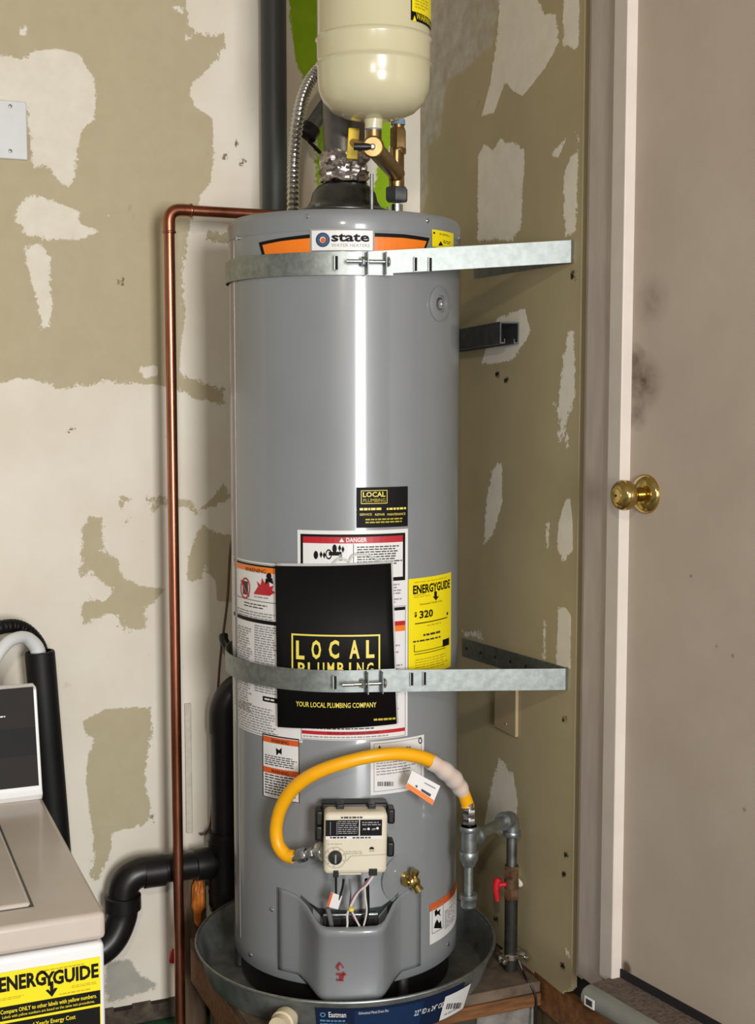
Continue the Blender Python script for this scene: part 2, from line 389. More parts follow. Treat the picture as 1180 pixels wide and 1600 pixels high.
def sheet(name, a0, a1, z0, z1, step, to3, th, m, attrs, keep=None):
    """drywall sheet: gridded face (with outline distances) and a plain back, one mesh"""
    na = int(round((a1-a0)/step)); nz_ = int(round((z1-z0)/step)); A = np.linspace(a0, a1, na+1); Zv = np.linspace(z0, z1, nz_+1)
    G = np.stack(np.meshgrid(A, Zv), -1).reshape(-1, 2); W = na+1
    fs = [(j*W+i, j*W+i+1, (j+1)*W+i+1, (j+1)*W+i) for j in range(nz_) for i in range(na)]
    if keep: fs = [f for f in fs if keep(*G[list(f)].mean(0))]
    me = bpy.data.meshes.new(name); me.from_pydata([to3(a, z) for a, z in G], [], fs)
    for k, polys in attrs.items():
        at_ = me.attributes.new(k, 'FLOAT', 'POINT'); at_.data.foreach_set('value', sdf(G, polys).astype(np.float32))
    me.materials.append(m); o = bpy.data.objects.new(name, me); COL.objects.link(o)
    md = o.modifiers.new('thickness', 'SOLIDIFY'); md.thickness = th; md.offset = -1
    return o
def zoomed(pts, k, x0, y0): return [(x0+a/k, y0+b/k) for a, b in pts]
def Yp(poly): return [(onY(*p).x, onY(*p).z) for p in poly]
def Xp(poly): return [(-onX(*p).y, onX(*p).z) for p in poly]

# ---- back wall
z1 = lambda p: zoomed(p, 2.667, 0, 0)
z2 = lambda p: zoomed(p, 2.667, 0, 560)
z3 = lambda p: zoomed(p, 2.667, 0, 1000)
bare = [[(292, -400), (292, 0), (296, 41), (311, 54), (349, 53), (349, 75), (322, 112), (298, 131), (302, 165), (332, 184), (334, 240), (330, 285), (317, 300), (300, 340), (292, 370), (289, 394), (287, 431), (289, 487), (283, 525), (281, 585), (349, 609), (350, 631), (330, 628), (279, 611), (240, 600), (176, 597), (124, 601), (90, 608), (75, 597), (49, 592), (22, 592), (0, 599), (-700, 606), (-700, -400)],
        [(322, 361), (362, 364), (362, 380), (322, 376)],
        z2([(340, 700), (370, 660), (430, 665), (420, 800), (480, 830), (520, 920), (600, 950), (690, 960), (650, 1010), (600, 1040), (605, 1120), (560, 1130), (510, 1120), (500, 1070), (440, 1060), (345, 1110), (340, 1040), (350, 1000), (430, 1010), (480, 970), (420, 930), (370, 880), (335, 910)]),
        z2([(790, 790), (850, 690), (900, 730), (1000, 740), (1000, 1020), (905, 1010), (900, 930), (870, 900), (860, 830), (840, 930), (780, 920)]),
        z2([(900, 560), (935, 515), (970, 590), (830, 635)]), z2([(640, 570), (800, 590), (830, 660), (780, 620), (660, 610)]),
        z2([(498, 575), (550, 575), (502, 625)]), z2([(620, 580), (670, 590), (630, 655)]), z2([(495, 700), (545, 650), (540, 680)]), z2([(585, 765), (600, 760), (590, 790)]),
        z3([(340, 340), (440, 290), (560, 280), (632, 280), (630, 370), (605, 600), (625, 700), (620, 750), (550, 785), (465, 800), (460, 880), (430, 960), (400, 1010), (375, 1000), (395, 900), (375, 700), (360, 600), (365, 490), (395, 410), (360, 400)])]
mud = [[(-60, 88), (0, 84), (22, 88), (41, 94), (52, 79), (90, 77), (124, 84), (146, 120), (150, 150), (148, 187), (131, 199), (124, 225), (116, 277), (109, 294), (86, 277), (75, 264), (52, 262), (49, 285), (47, 240), (42, 170), (-60, 160)],
       [(24, 326), (49, 304), (82, 313), (124, 330), (124, 349), (156, 362), (124, 375), (75, 374), (41, 366), (22, 345)],
       [(41, 386), (64, 382), (79, 401), (81, 480), (75, 512), (66, 512), (52, 450), (39, 405)],
       [(32, 42), (42, 42), (43, 55), (33, 55)], [(275, 10), (288, 12), (286, 21), (276, 19)], [(288, 53), (298, 53), (298, 63), (289, 62)], [(166, 335), (170, 335), (169, 346)],
       [(214, 575), (245, 570), (250, 585), (225, 592)]]
grey = [z3([(440, 1340), (540, 1330), (570, 1380), (650, 1440), (600, 1470), (440, 1505)])]
specks = [[(u-a, v-b), (u+a, v-b), (u+a, v+b), (u-a, v+b)] for u, v, a, b in ((190, 440, 4, 3), (312, 34, 2, 3), (353, 244, 3, 3), (378, 252, 2, 4), (370, 224, 2, 2), (238, 1055, 1.5, 3), (111, 672, 2.5, 2), (240, 1275, 2, 2), (236, 1288, 2, 2), (192, 1470, 2, 1.5), (260, 1400, 1.5, 4))]
lime = [[(452, -60), (496, -60), (500, 40), (495, 120), (480, 135), (462, 95), (452, 10)], [(492, 195), (512, 195), (510, 330), (496, 330)], [(594, 190), (611, 190), (609, 235), (600, 258), (612, 285), (618, 330), (575, 330), (590, 262)]]
dw_back = drywall_material('drywall_back', [('bare', (188, 177, 146), (184, 172, 141), .0012, -.5), ('mud', (230, 224, 208), (224, 216, 198), .0012, .6), ('grey', (176, 172, 160), (168, 164, 152), .003, .1), ('lime', (150, 186, 30), (138, 176, 22), .002, .05), ('specks', (128, 112, 92), (110, 96, 78), .0015, -.4)], (232, 225, 209), (224, 215, 197), 1.)
wb = sheet('wall_back', -2.0, .335, .345, 2.75, .009, lambda a, z: (a, YB, z), .013, dw_back, {'bare': [Yp(p) for p in bare], 'mud': [Yp(p) for p in mud], 'grey': [Yp(p) for p in grey], 'lime': [Yp(p) for p in lime], 'specks': [Yp(p) for p in specks]})
tag(wb, 'cream patched drywall with bare tan areas behind the copper pipe', 'wall', kind='structure')
# ---- right wall
q4 = lambda p: zoomed(p, 2.667, 640, 0)
q5 = lambda p: zoomed(p, 2.667, 640, 560)
q6 = lambda p: zoomed(p, 2.963, 640, 1060)
skim = [q4([(390, -300), (540, -300), (540, 0), (560, 60), (610, 60), (620, 180), (560, 290), (470, 400), (430, 380), (400, 340), (350, 470), (300, 485), (340, 330), (370, 100)]),
        q4([(285, 650), (310, 600), (345, 625), (380, 575), (400, 595), (430, 590), (480, 630), (465, 940), (430, 1000), (285, 1000)]), q4([(640, -300), (710, -300), (705, 190), (690, 205), (640, 190)]),
        q4([(640, 740), (665, 660), (700, 630), (695, 960), (650, 990), (645, 860)]), q4([(585, 645), (650, 580), (620, 665)]), q4([(690, 550), (702, 560), (700, 590)]),
        q4([(360, 1330), (440, 1300), (480, 1285), (492, 1340), (505, 1380), (450, 1470), (430, 1500), (330, 1520), (300, 1510)]),
        q4([(625, 1640), (640, 1480), (665, 1375), (685, 1380), (690, 1640), (660, 1750), (635, 1825), (620, 1720)]), q5([(598, 178), (612, 190), (626, 245)]), q5([(618, 310), (632, 310), (624, 360)]), q5([(650, 320), (658, 320), (656, 385)]),
        q5([(345, 470), (365, 440), (385, 440), (385, 600), (350, 730), (310, 775), (320, 600)]), q5([(650, 590), (670, 585), (680, 700), (680, 800), (640, 845), (615, 790), (620, 680)]),
        q5([(620, 1040), (650, 1035), (672, 1075), (670, 1290), (610, 1290)]), q5([(572, 690), (582, 680), (580, 790), (570, 790)]), q5([(558, 1090), (566, 1090), (566, 1250), (556, 1250)]),
        q6([(415, 365), (480, 450), (500, 560), (490, 690), (460, 720), (345, 710), (360, 580), (390, 460)]), q6([(720, 1245), (735, 1265), (748, 1300), (725, 1275)]), q5([(220, 1140), (290, 1140), (310, 1170), (230, 1160)])]
skimg = [q4([(-300, -300), (380, -300), (375, 0), (350, 180), (230, 290), (160, 330), (140, 420), (130, 560), (75, 620), (75, 800), (45, 900), (-300, 900)])]
holes = [[(u-3, v-4), (u+3, v-4), (u+3, v+4), (u-3, v+4)] for u, v in ((881, 1124), (884, 1336), (881, 1366), (775, 1437), (879, 1510), (777, 585), (791, 594), (895, 431))]
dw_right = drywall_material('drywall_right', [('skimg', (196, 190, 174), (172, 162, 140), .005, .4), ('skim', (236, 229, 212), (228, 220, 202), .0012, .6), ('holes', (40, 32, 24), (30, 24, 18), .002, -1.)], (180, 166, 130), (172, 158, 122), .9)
g1, g2, g3 = onX(775, 1471), onX(868, 1544), onX(903, 1549)
def right_keep(a, z):
    b = np.interp(a, [-.37, -g1.y, -g2.y, -g3.y], [g1.z+.05, g1.z, g2.z, g3.z]) + .010*noise.noise(Vector((a*38, 1.7, 0)))
    return z > b
YE = -.334      # near edge of the right drywall
wr = sheet('wall_right', -.37, -YE, .45, 2.75, .006, lambda a, z: (XR, -a, z), .013, dw_right, {'skim': [Xp(p) for p in skim], 'skimg': [Xp(p) for p in skimg], 'holes': [Xp(p) for p in holes]}, right_keep)
tag(wr, 'shaded tan drywall with pale skim patches right of the heater', 'wall', kind='structure')
mb = MB(); mb.box(XR+.016, XR+.05, YE-.040, YB+.05, .54, 2.75); mb.box(XR+.20, XR+.24, -1.3, YB+.05, 0, .505)
tag(mb.build('wall_framing', 'dark'), 'dark framing behind the torn drywall edge', 'wall', kind='structure')
mb = MB(); mb.box(-4, 3, -6, 1, -.05, 0)
tag(mb.build('floor', 'concrete'), 'bare concrete garage floor', 'floor', kind='structure')
mb = MB(); mb.box(-2.4, .9, -1.6, .5, 2.75, 2.8)
tag(mb.build('ceiling', 'ceil'), 'plain painted garage ceiling', 'ceiling', kind='structure')
# sill under the back drywall and the green stem wall
mb = MB(); nsg = 60
for i in range(nsg):
    xa = -2.2+2.5*i/nsg; xb = xa+2.5/nsg; h = .343+.012*noise.noise(Vector((i*.9, 3, 0))); d = .004*noise.noise(Vector((i*.7, 9, 0)))
    mb.box(xa, xb, YB-.006+d, YB+.06, .302, h)
tag(mb.build('baseboard_back', 'dirt', smooth=False), 'crumbling dirty timber sill under the cream drywall', 'baseboard', kind='structure')
mb = MB(); mb.box(-2.2, XR, YB-.03, YB+.06, 0, .30)
tag(mb.build('trim_1', 'green', bevel=.004), 'dark green painted stem wall below the sill', 'trim', kind='structure')

# ---- door side: casing, jamb strip, door, threshold
M['casing'] = mat('pinkish_white_paint', (196, 184, 172), .5, scale=7, rgb2=(180, 166, 154), bump=.06, stretch=(6, 6, 1))
M['jamb'] = mat('white_jamb_paint', (216, 206, 194), .45, scale=9, rgb2=(206, 194, 182))
M['doorp'] = mat('taupe_door_paint', (178, 164, 148), .5, scale=5, rgb2=(168, 153, 137), bump=.05)
mb = MB(); mb.box(XR+.002, XR+.02, YE-.034, YE-.013, .59, 2.75)
tag(mb.build('trim_2', 'casing', bevel=.002), 'thin painted edge strip beside the drywall gap', 'trim', kind='structure')
mb = MB(); mb.box(XR-.006, XR+.03, -.452, YE-.030, .60, 2.75)
tag(mb.build('trim_3', 'casing', bevel=.004), 'scuffed pinkish white door casing', 'trim', kind='structure')
DA = math.radians(8.5)     # the door stands turned a little out of the drywall plane
def door_T(): return Matrix.Translation((XR-.004, -.486, 0)) @ Matrix.Rotation(DA, 4, 'Z')
DT = door_T()
mb = MB(); mb.box(XR-.012, XR+.05, -.490, -.449, .635, 2.75)
tag(mb.build('trim_4', 'jamb', bevel=.002), 'smooth white door jamb next to the brass knob', 'trim', kind='structure')
d = bpy.data.objects.new('door_1', None); COL.objects.link(d); d.location = DT.translation; tag(d, 'taupe painted flat door with a brass knob', 'door', kind='structure')
mb = MB(); mb.box(0.012, .052, -.84, .02, .659, 2.70, DT); slab = mb.build('door_panel', 'doorp', d, bevel=.002)
def door_hit(u, v):
    d_ = Vector(ray(u, v)); n = DT.to_3x3() @ Vector((-1, 0, 0)); o = DT @ Vector((.012, 0, 0)); return Vector(CAM)+d_*((o-Vector(CAM)).dot(n)/d_.dot(n))
def stain_door():
    nt = M['doorp'].node_tree; N = nt.nodes; L = nt.links; b = N['Principled BSDF']; src = b.inputs['Base Color'].links[0].from_socket
    g = N.new('ShaderNodeTexCoord'); nz = N.new('ShaderNodeTexNoise'); nz.inputs['Scale'].default_value = 60; nz.inputs['Detail'].default_value = 5; L.new(g.outputs['Object'], nz.inputs[0])
    for (u, v, r, k) in ((1000, 598, .060, 1.1), (992, 560, .03, 1.), (1018, 470, .05, .5), (995, 650, .03, .8), (1080, 900, .004, 1), (1145, 1025, .005, .9), (1120, 1010, .004, .8), (1163, 1265, .005, 1), (979, 1512, .016, 2.)):
        pp = door_hit(u, v)
        ds = N.new('ShaderNodeVectorMath'); ds.operation = 'DISTANCE'; L.new(g.outputs['Object'], ds.inputs[0]); ds.inputs[1].default_value = pp
        mr = N.new('ShaderNodeMapRange'); mr.inputs[1].default_value = r; mr.inputs[2].default_value = 0; mr.inputs[3].default_value = 0; mr.inputs[4].default_value = k*1.6; L.new(ds.outputs['Value'], mr.inputs[0])
        mu = N.new('ShaderNodeMath'); mu.operation = 'MULTIPLY'; L.new(mr.outputs[0], mu.inputs[0]); L.new(nz.outputs['Fac'], mu.inputs[1])
        mx = N.new('ShaderNodeMix'); mx.data_type = 'RGBA'; L.new(mu.outputs[0], mx.inputs[0]); L.new(src, mx.inputs[6]); mx.inputs[7].default_value = (*lin((92, 74, 60)), 1); src = mx.outputs[2]
    L.new(src, b.inputs['Base Color'])
stain_door()
kax = (DT.to_3x3() @ Vector((-1, 0, 0)))
def knob():
    return door_hit(1010, 772)
kc = knob()
k = bpy.data.objects.new('door_knob', None); COL.objects.link(k); k.location = kc; attach(k, d)
def kb(name, prof, m='polbrass', n=28):
    mb = MB(); mb.lathe(prof, kc, kax, n); return mb.build(name, m, k)
kb('rose', [(.034, 0), (.034, .003), (.031, .007), (.024, .011), (.016, .013)])
kb('neck', [(.013, .010), (.012, .028), (.014, .034)])
kb('knob_body', [(.012, .032), (.021, .036), (.0255, .044), (.0265, .052), (.024, .060), (.018, .0655), (.013, .067)])
kb('key_cylinder', [(.0125, .066), (.0115, .069), (.007, .0695)])
mb = MB(); mb.lathe([(.0025, .0694), (.002, .0705)], kc, kax, 10); mb.build('keyhole', 'dark', k)
# threshold: grey nosing, carpet strip
TT = DT
mb = MB()
NZ = .648
prof = [(-.056, NZ), (-.066, NZ), (-.075, NZ-.004), (-.080, NZ-.013), (-.080, NZ-.024), (-.074, NZ-.033), (-.056, NZ-.037)]
mb.prism([TT @ Vector((x, -.95, z)) for x, z in prof], TT.to_3x3() @ Vector((0, .947, 0)))
th = thing('door_threshold', 'grey vinyl nosing and carpet strip under the taupe door', 'threshold', TT @ Vector((-.03, -.4, .5)))
mb.build('nosing', 'rubber', th, ang=50)
mb = MB(); mb.box(-.060, .03, -.95, .004, NZ-.037, NZ-.002, TT); mb.build('carpet_strip', 'carpet', th, bevel=.003)
mb = MB(); mb.box(.009, .016, -.95, .02, NZ-.004, .662, TT); mb.build('door_gap_shade', 'dark', th)  # near-black strip paints in the shaded gap under the door
q0 = TT.inverted() @ onZ(921, 1562, NZ-.03); q0 = TT @ Vector((-.0935, -.022, NZ-.030)); SM = TT @ Matrix.Translation((-.0805, -.026, NZ-.0185))
mb = MB(); mb.box(-.0006, .001, -.013, .013, -.0095, .0085, SM); pq = mb.build('sticker', 'white', th, bevel=.0005)
mb = MB(); mb.box(-.0010, -.0004, -.008, .008, -.006, .005, SM); mb.build('print', 'ink', pq)

#==================================================================== STAND AND PAN
st = thing('heater_stand', 'dark stained wooden platform under the drain pan', 'stand', (0.04, 0.07, 0))
mb = MB(); mb.box(-.262, XR-.004, -.225, .255, .505, .527); mb.build('platform_top', 'ply', st, bevel=.002)
mb = MB(); mb.box(-.262, XR-.004, -.229, -.205, .478, .5045); mb.build('front_rail', 'wood', st, bevel=.003)
mb = MB(); mb.box(.20, XR-.006, -.203, -.192, 0, .478); mb.build('skirt_board', 'paleboard', st, bevel=.002)
mb = MB(); mb.box(-.262, -.224, -.19, .255, .43, .505); mb.build('side_rail', 'wood', st, bevel=.003)
for x, y in ((-.222, -.19), (.23, -.19), (-.222, .21), (.23, .21)):
    mb = MB(); mb.box(x, x+.089, y, y+.038, 0, .505); mb.build('leg', 'paleboard' if (x > 0 and y < 0) else 'darkwood', st, bevel=.003)
PZ = .529
pan = thing('drain_pan', 'round galvanised drain pan on the wooden platform', 'pan', (0, 0, PZ))
mb = MB(); mb.lathe([(.02, PZ+.001), (.278, PZ), (.282, PZ+.004), (.300, .588), (.305, .593), (.3075, .591), (.3065, .587), (.302, .584), (.285, PZ+.002), (.28, PZ-.0015), (.02, PZ-.001)], n=96, caps=False)
mb.build('pan_body', 'pansteel', pan)
mb = MB(); mb.tube([(.3055*math.cos(a), .3055*math.sin(a), .5915) for a in [2*math.pi*i/96 for i in range(97)]], .0032, 8, False); mb.build('rolled_rim', 'galv', pan)
f0 = onC(452, 1590, .292); fd = Vector((f0.x, f0.y, 0)).normalized(); f0.z = .553
mb = MB(); mb.lathe([(.017, -.01), (.017, .012), (.0225, .012), (.0225, .032), (.019, .034), (.019, .05)], f0, fd, 24)
pf = mb.build('drain_fitting', 'pvc', pan); pf['label'] = 'cream plastic drain fitting'
# the pan's paper label follows its sloping side
class PanSide(Cyl):
    def pos(s, x, z, off):
        a = s.a0+x/s.R; r = .2835+(z-PZ)*.018/.055*1.0+.004+off; return Vector((r*math.cos(a), r*math.sin(a), z))
ps = PanSide(.297)
L = Label(ps, 'size_label', pan, (494, 1568, 722, 1624), 'navy', .0006, 'navy size label with white lettering')
L.rect((554, 1572, 660, 1621), 'navy2', 1).text('Eastman', (514, 1579, 541, 1589), 'white', 2, .015)
L.text('Galvanized Metal Drain Pan', (560, 1577, 606, 1582), 'white', 2).text('22" ID x 24" OD', (648, 1572, 695, 1582), 'white', 3, .01)
L.ring(505, 1584, 4.5, 4.5, .45, 'cyanink').lines((500, 1594, 545, 1614), 3, 'cyanink', 1).done()
L = Label(ps, 'barcode_sticker', pan, (693, 1547, 732, 1590), 'white', .0024)
L.bars((699, 1568, 726, 1578), 14, 'ink').lines((699, 1581, 724, 1586), 1).done()

#==================================================================== WATER HEATER
H = thing('water_heater', 'tall grey gas water heater standing in the drain pan', 'water heater', (0, 0, .531))
ZT = 2.031; ZJ = .585
mb = MB(); mb.lathe([(.205, .531), (.212, .532), (.212, .60), (.205, .60)], n=64); mb.build('base_ring', 'blackplastic', H)
for a in (30, 150, 270):
    aa = math.radians(a)+A0
    mb = MB(); mb.cyl((.2165*math.cos(aa), .2165*math.sin(aa), .531), (.2165*math.cos(aa), .2165*math.sin(aa), ZJ), .012); mb.build('foot', 'galvd', H)
mb = MB(); mb.lathe([(.19, ZJ), (RH-.001, ZJ), (RH+.0012, ZJ+.003), (RH+.0012, ZJ+.034), (RH, ZJ+.037), (RH, 1.998), (.20, 1.999)], n=128); jk = mb.build('jacket', 'jacket', H)
mb = MB(); mb.lathe([(RH+.001, 1.992), (RH+.0016, 1.996), (RH+.0016, 2.018), (RH-.0005, 2.026), (RH-.005, 2.0305), (RH-.011, ZT), (.12, ZT+.004), (.02, ZT+.005)], n=128); mb.build('top_cap', 'cap', H)
# vertical jacket seam on the left
for da in (-70,):
    aa = A0+math.radians(da); mb = MB()
    mb.box(-.004, .012, -.0008, .0012, ZJ+.04, 1.99, Matrix.Rotation(aa+math.pi/2, 4, 'Z') @ Matrix.Translation((0, 0, 0)) @ Matrix.Translation((0, -RH, 0))); mb.build('jacket_seam', 'jacket', H)
def on_shell(u, v, r=RH):
    p = onC(u, v, r); n = Vector((p.x, p.y, 0)).normalized(); return p, n
for u, v in ((480, 338), (668, 345), (372, 372), (718, 372)):
    p, n = on_shell(u, v, RH+.0016); mb = MB(); mb.lathe([(.0042, -.002), (.0042, .0015), (.0025, .0032)], p, n, 10); mb.build('screw', 'chrome', H)
for u, v in ((392, 1492), (425, 1421), (700, 1475)):
    p, n = on_shell(u, v, RH+.0012); mb = MB(); mb.lathe([(.004, -.002), (.004, .0015), (.0022, .003)], p, n, 10); mb.build('screw', 'chrome', H)
# relief-valve port on the right shoulder
p, n = on_shell(687, 475); tp = None
mb = MB(); mb.lathe([(.033, -.012), (.033, .0015), (.029, .0040), (.0165, .0042), (.0155, -.004), (.006, -.006)], p, n, 36); port = mb.build('relief_port', 'cap', H)
mb = MB(); mb.lathe([(.0125, -.006), (.0125, .002), (.0085, .003), (.0075, -.003), (.002, -.004)], p, n, 24); mb.build('threaded_plug', 'chrome', port)
# drain valve
p, n = on_shell(634, 1371)
mb = MB(); mb.lathe([(.05, -.03), (.05, .0004), (.044, .0014), (.02, .0016)], p+Vector((-.002, 0, 0)), n, 40); mb.build('drain_rosette', 'jacket', H)
side = Vector((-n.y, n.x, 0))
mb = MB(); mb.lathe([(.012, 0), (.013, .008), (.0105, .010), (.0105, .024), (.012, .026), (.011, .034), (.006, .037)], p, n, 20)
mb.cyl(p+n*.022, p+n*.026+side*.005+Vector((0, 0, .021)), .0065, .0085, 12)
mb.cyl(p+n*.026, p+n*.036+side*.008+Vector((0, 0, -.017)), .0075, .0095, 14)
mb.cyl(p+n*.018, p+n*.020-side*.015, .007, .009, 10)
mb.build('drain_valve', 'polbrass', H)['label'] = 'brass drain valve'

# burner access cover: flange hugging the jacket, bulged box open at the top
FA = A0+math.radians(2.2); fo = Vector((math.cos(FA), math.sin(FA), 0)); fl = Vector((-math.sin(FA), math.cos(FA), 0))
def cov(x, out, z): return fl*x+fo*out+Vector((0, 0, z))
def shell_out(x): return math.sqrt(max(0, (RH+.0016)**2-x*x))
BO = RH+.052
plan = [(-.136, None), (-.125, None), (-.112, None), (-.099, None), (-.093, RH-.016), (-.080, RH+.006), (-.070, RH+.026), (-.062, RH+.040), (-.055, BO-.004), (-.045, BO), (-.02, BO+.0015), (0, BO+.002)]
plan = plan + [(-x, o) for x, o in plan[-2::-1]]
def ztop(x):
    x = abs(x); return float(np.interp(x, [0, .050, .062, .080, .100, .112, .136], [.722, .722, .727, .745, .757, .761, .765]))
def zbot(x):
    x = abs(x); return float(np.interp(x, [0, .045, .06, .09, .1, .136], [.578, .578, .582, .597, .603, .603]))
mb = MB(); rows = [0, .05, .12, .16, .5, .84, .88, .95, 1]; bul = [-.006, .0, .0, -.0025, -.0025, -.0025, .0005, .0005, -.006]
for x, o in plan:
    oo = shell_out(x) if o is None else o
    for t, bb in zip(rows, bul): mb.v.append(tuple(cov(x, oo+(bb if o is not None and o > RH else 0), zbot(x)+(ztop(x)-zbot(x))*t)))
nr = len(rows)
mb.f = [(i*nr+k, (i+1)*nr+k, (i+1)*nr+k+1, i*nr+k+1) for i in range(len(plan)-1) for k in range(nr-1)]
cv = mb.build('burner_cover', 'cap', H, ang=60); sd_ = cv.modifiers.new('sheet', 'SOLIDIFY'); sd_.thickness = .0016; sd_.offset = 0
# flange lines
for sx in (-1, 1):
    mb = MB(); x = sx*.137; mb.add([cov(x-.0006, shell_out(x)+.0012, .603), cov(x+.0006, shell_out(x)+.0012, .603), cov(x+.0006, shell_out(x)+.0012, .765), cov(x-.0006, shell_out(x)+.0012, .765)], [(0, 1, 2, 3)]); mb.build('cover_edge', 'strut', cv)
# dark opening behind the cover with the burner plate
mb = MB()
pts = [(-.092, .760), (-.078, .748), (-.06, .738), (0, .735), (.06, .738), (.078, .748), (.092, .760), (.092, .62), (-.092, .62)]
P2 = [cov(x, shell_out(x)+.0022, z) for x, z in pts]; mb.add(P2+[cov(0, RH+.003, .66)], [(i, (i+1) % 9, 9) for i in range(9)]); mb.build('burner_opening', 'strut', H)
mb = MB(); mb.box(-.052, .052, -.003, .003, .710, .733, Matrix.Translation(cov(0, RH+.012, 0)) @ Matrix.Rotation(FA+math.pi/2, 4, 'Z')); bp_ = mb.build('burner_plate', 'chrome', H, bevel=.002)
mb = MB(); mb.box(-.045, .045, -.0045, -.003, .713, .724, Matrix.Translation(cov(0, RH+.012, 0)) @ Matrix.Rotation(FA+math.pi/2, 4, 'Z'))
mb.build('burner_window', 'dark', bp_)
L = Label(Facet(cov(0, BO+.004, .6), fl, (0, 0, 1)), 'marker_scrawl', H, None, None, 0)
for pts in ([(525, 1511), (531, 1503), (534, 1506), (529, 1511), (531, 1517), (528, 1516)], [(533, 1505), (538, 1512), (536, 1513)], [(526, 1521), (541, 1521), (541, 1524), (526, 1524)], [(531, 1523), (534, 1523), (534, 1532), (531, 1532)], [(526, 1530), (537, 1530), (537, 1533), (526, 1533)], [(536, 1519), (539, 1519), (537, 1529), (534, 1529)]):
    L.poly(pts, 'marker', 1, 'marker_scrawl')
L.done()

# ---- gas control
gp, gn = on_shell(556, 1318, RH+.070); GA = math.atan2(gn.y, gn.x)
GM = Matrix.Translation(gp) @ Matrix.Rotation(GA+math.pi/2, 4, 'Z') @ Matrix.Rotation(math.radians(1.0), 4, 'Y')   # local: x right, -y outwards, z up
gc = bpy.data.objects.new('gas_control', None); COL.objects.link(gc); gc.location = gp; attach(gc, H); gc['label'] = 'beige gas control valve with a black dial'
def gbox(name, m, x0, x1, y0, y1, z0, z1, b=.0): 
    mb = MB(); mb.box(x0, x1, y0, y1, z0, z1, GM); return mb.build(name, m, gc, bevel=b)
gbox('housing', 'beige', -.0575, .0575, -.002, .050, -.0575, .0575, .009)
gbox('back_bracket', 'blackplastic', -.061, .061, .036, .068, -.05, .063, .004)
for x, z in ((-.066, .04), (-.066, .012), (.066, .042), (.066, -.02)): gbox('bracket_tab', 'blackplastic', x-.007, x+.007, .02, .055, z-.014, z+.014, .004)
for x in (-.028, .03): gbox('top_tab', 'blackplastic', x-.007, x+.007, .02, .05, .055, .066, .002)
gbox('lower_lip', 'beige', -.030, .012, .004, .03, -.0605, -.05, .002)
gf = Facet(GM @ Vector((0, -.0022, 0)), GM.to_3x3() @ Vector((1, 0, 0)), GM.to_3x3() @ Vector((0, 0, 1)))
L = Label(gf, 'instruction_panel', gc, (509, 1281, 597, 1306), 'black', .0003)
for u in (516, 526): L.rect((u, 1284, u+.8, 1304), 'greyink', 1)
L.lines((528, 1283, 560, 1304), 7, 'greyink', 1, .45, .1).rect((561, 1281, 562.5, 1306), 'white', 1).lines((566, 1284, 595, 1291), 2, 'greyink', 1)
L.text('ON', (567, 1294, 572, 1297), 'white', 1).text('OFF', (581, 1294, 587, 1297), 'white', 1).ring(576, 1295, 2, 2, 1, 'white', 1).ring(590, 1294, 2, 2, 1, 'white', 1)
L.rect((509, 1306.3, 597, 1311), 'white', 0, 'print_strip').lines((516, 1307.5, 542, 1310), 1, 'black', 1, .9, .02).lines((551, 1307.5, 580, 1310), 1, 'ink', 1, .9, .02).lines((533, 1276, 569, 1279), 1, 'ink', 0, .9, .02)
L.lines((512, 1318, 536, 1321), 1, 'beige_d', 0).lines((540, 1330, 572, 1336), 2, 'beige_d', 0)
L.poly([(577, 1327), (578, 1324), (581, 1323), (584, 1324), (585, 1327)], 'black', 0).rect((577, 1328, 585, 1330.5), 'beige_d', 0)
L.ring(524, 1340, 17, 17, .07, 'beige_d', 0)
for a in range(8):
    t = math.radians(100+a*40); L.ring(524+14*math.cos(t), 1340+14*math.sin(t), 1.3, 1.3, 1, 'beige_d', 0)
L.poly([(541, 1345), (548, 1337), (604, 1334.5), (604, 1335.5), (549, 1338), (542, 1346)], 'beige_d', 0, 'seam').done()
kx, kz = gf.st(524, 1339); kp = gf.pos(kx, kz, -.001)
mb = MB(); mb.lathe([(.0125, 0), (.0122, .008), (.011, .011), (.004, .0115)], kp, gf.n, 28); dial = mb.build('dial', 'blackplastic', gc)
mb = MB(); mb.box(-.0014, .0014, -.0126, -.0118, -.008, .008, Matrix.Translation(kp) @ (GM.to_3x3().to_4x4())); mb.build('pointer', 'greyink', dial)
for u, v, du in ((525, 1366, 4), (583, 1363, 6.5)):
    x, z = gf.st(u, v); x2 = gf.st(u+du, v)[0]-x; gbox('plug_socket', 'blackplastic', x-x2, x+x2, -.0035, .006, z-.006, z+.007, .001)
def wire(name, m, pts, r, own=None):
    mb = MB(); mb.tube(smooth_path([onC(u, v, RH+o) for u, v, o in pts], 6), r, 8); return mb.build(name, m, own or H)
wire('wire', 'blackplastic', [(525, 1368, .070), (525, 1385, .062), (524, 1400, .05), (514, 1412, .04)], .0022)
wire('wire', 'blackplastic', [(537, 1374, .06), (535, 1388, .058), (530, 1405, .056), (528, 1418, .054)], .0022)
wire('wire', 'cable', [(546, 1374, .04), (548, 1392, .04), (547, 1410, .04), (543, 1440, .03)], .0015)
wire('wire', 'wirew', [(583, 1369, .072), (572, 1384, .068), (560, 1394, .06), (550, 1412, .056), (543, 1428, .054), (543, 1444, .050), (540, 1458, .040)], .0021)
wire('wire', 'wirep', [(580, 1369, .070), (566, 1386, .064), (553, 1400, .058), (547, 1420, .05), (555, 1438, .04), (563, 1446, .03)], .0016)
wire('wire', 'blackplastic', [(573, 1374, .05), (574, 1392, .045), (574, 1425, .04), (568, 1446, .03)], .0042)
wire('wire', 'wirew', [(570, 1378, .058), (571, 1400, .054), (573, 1425, .05), (567, 1452, .040)], .0018)
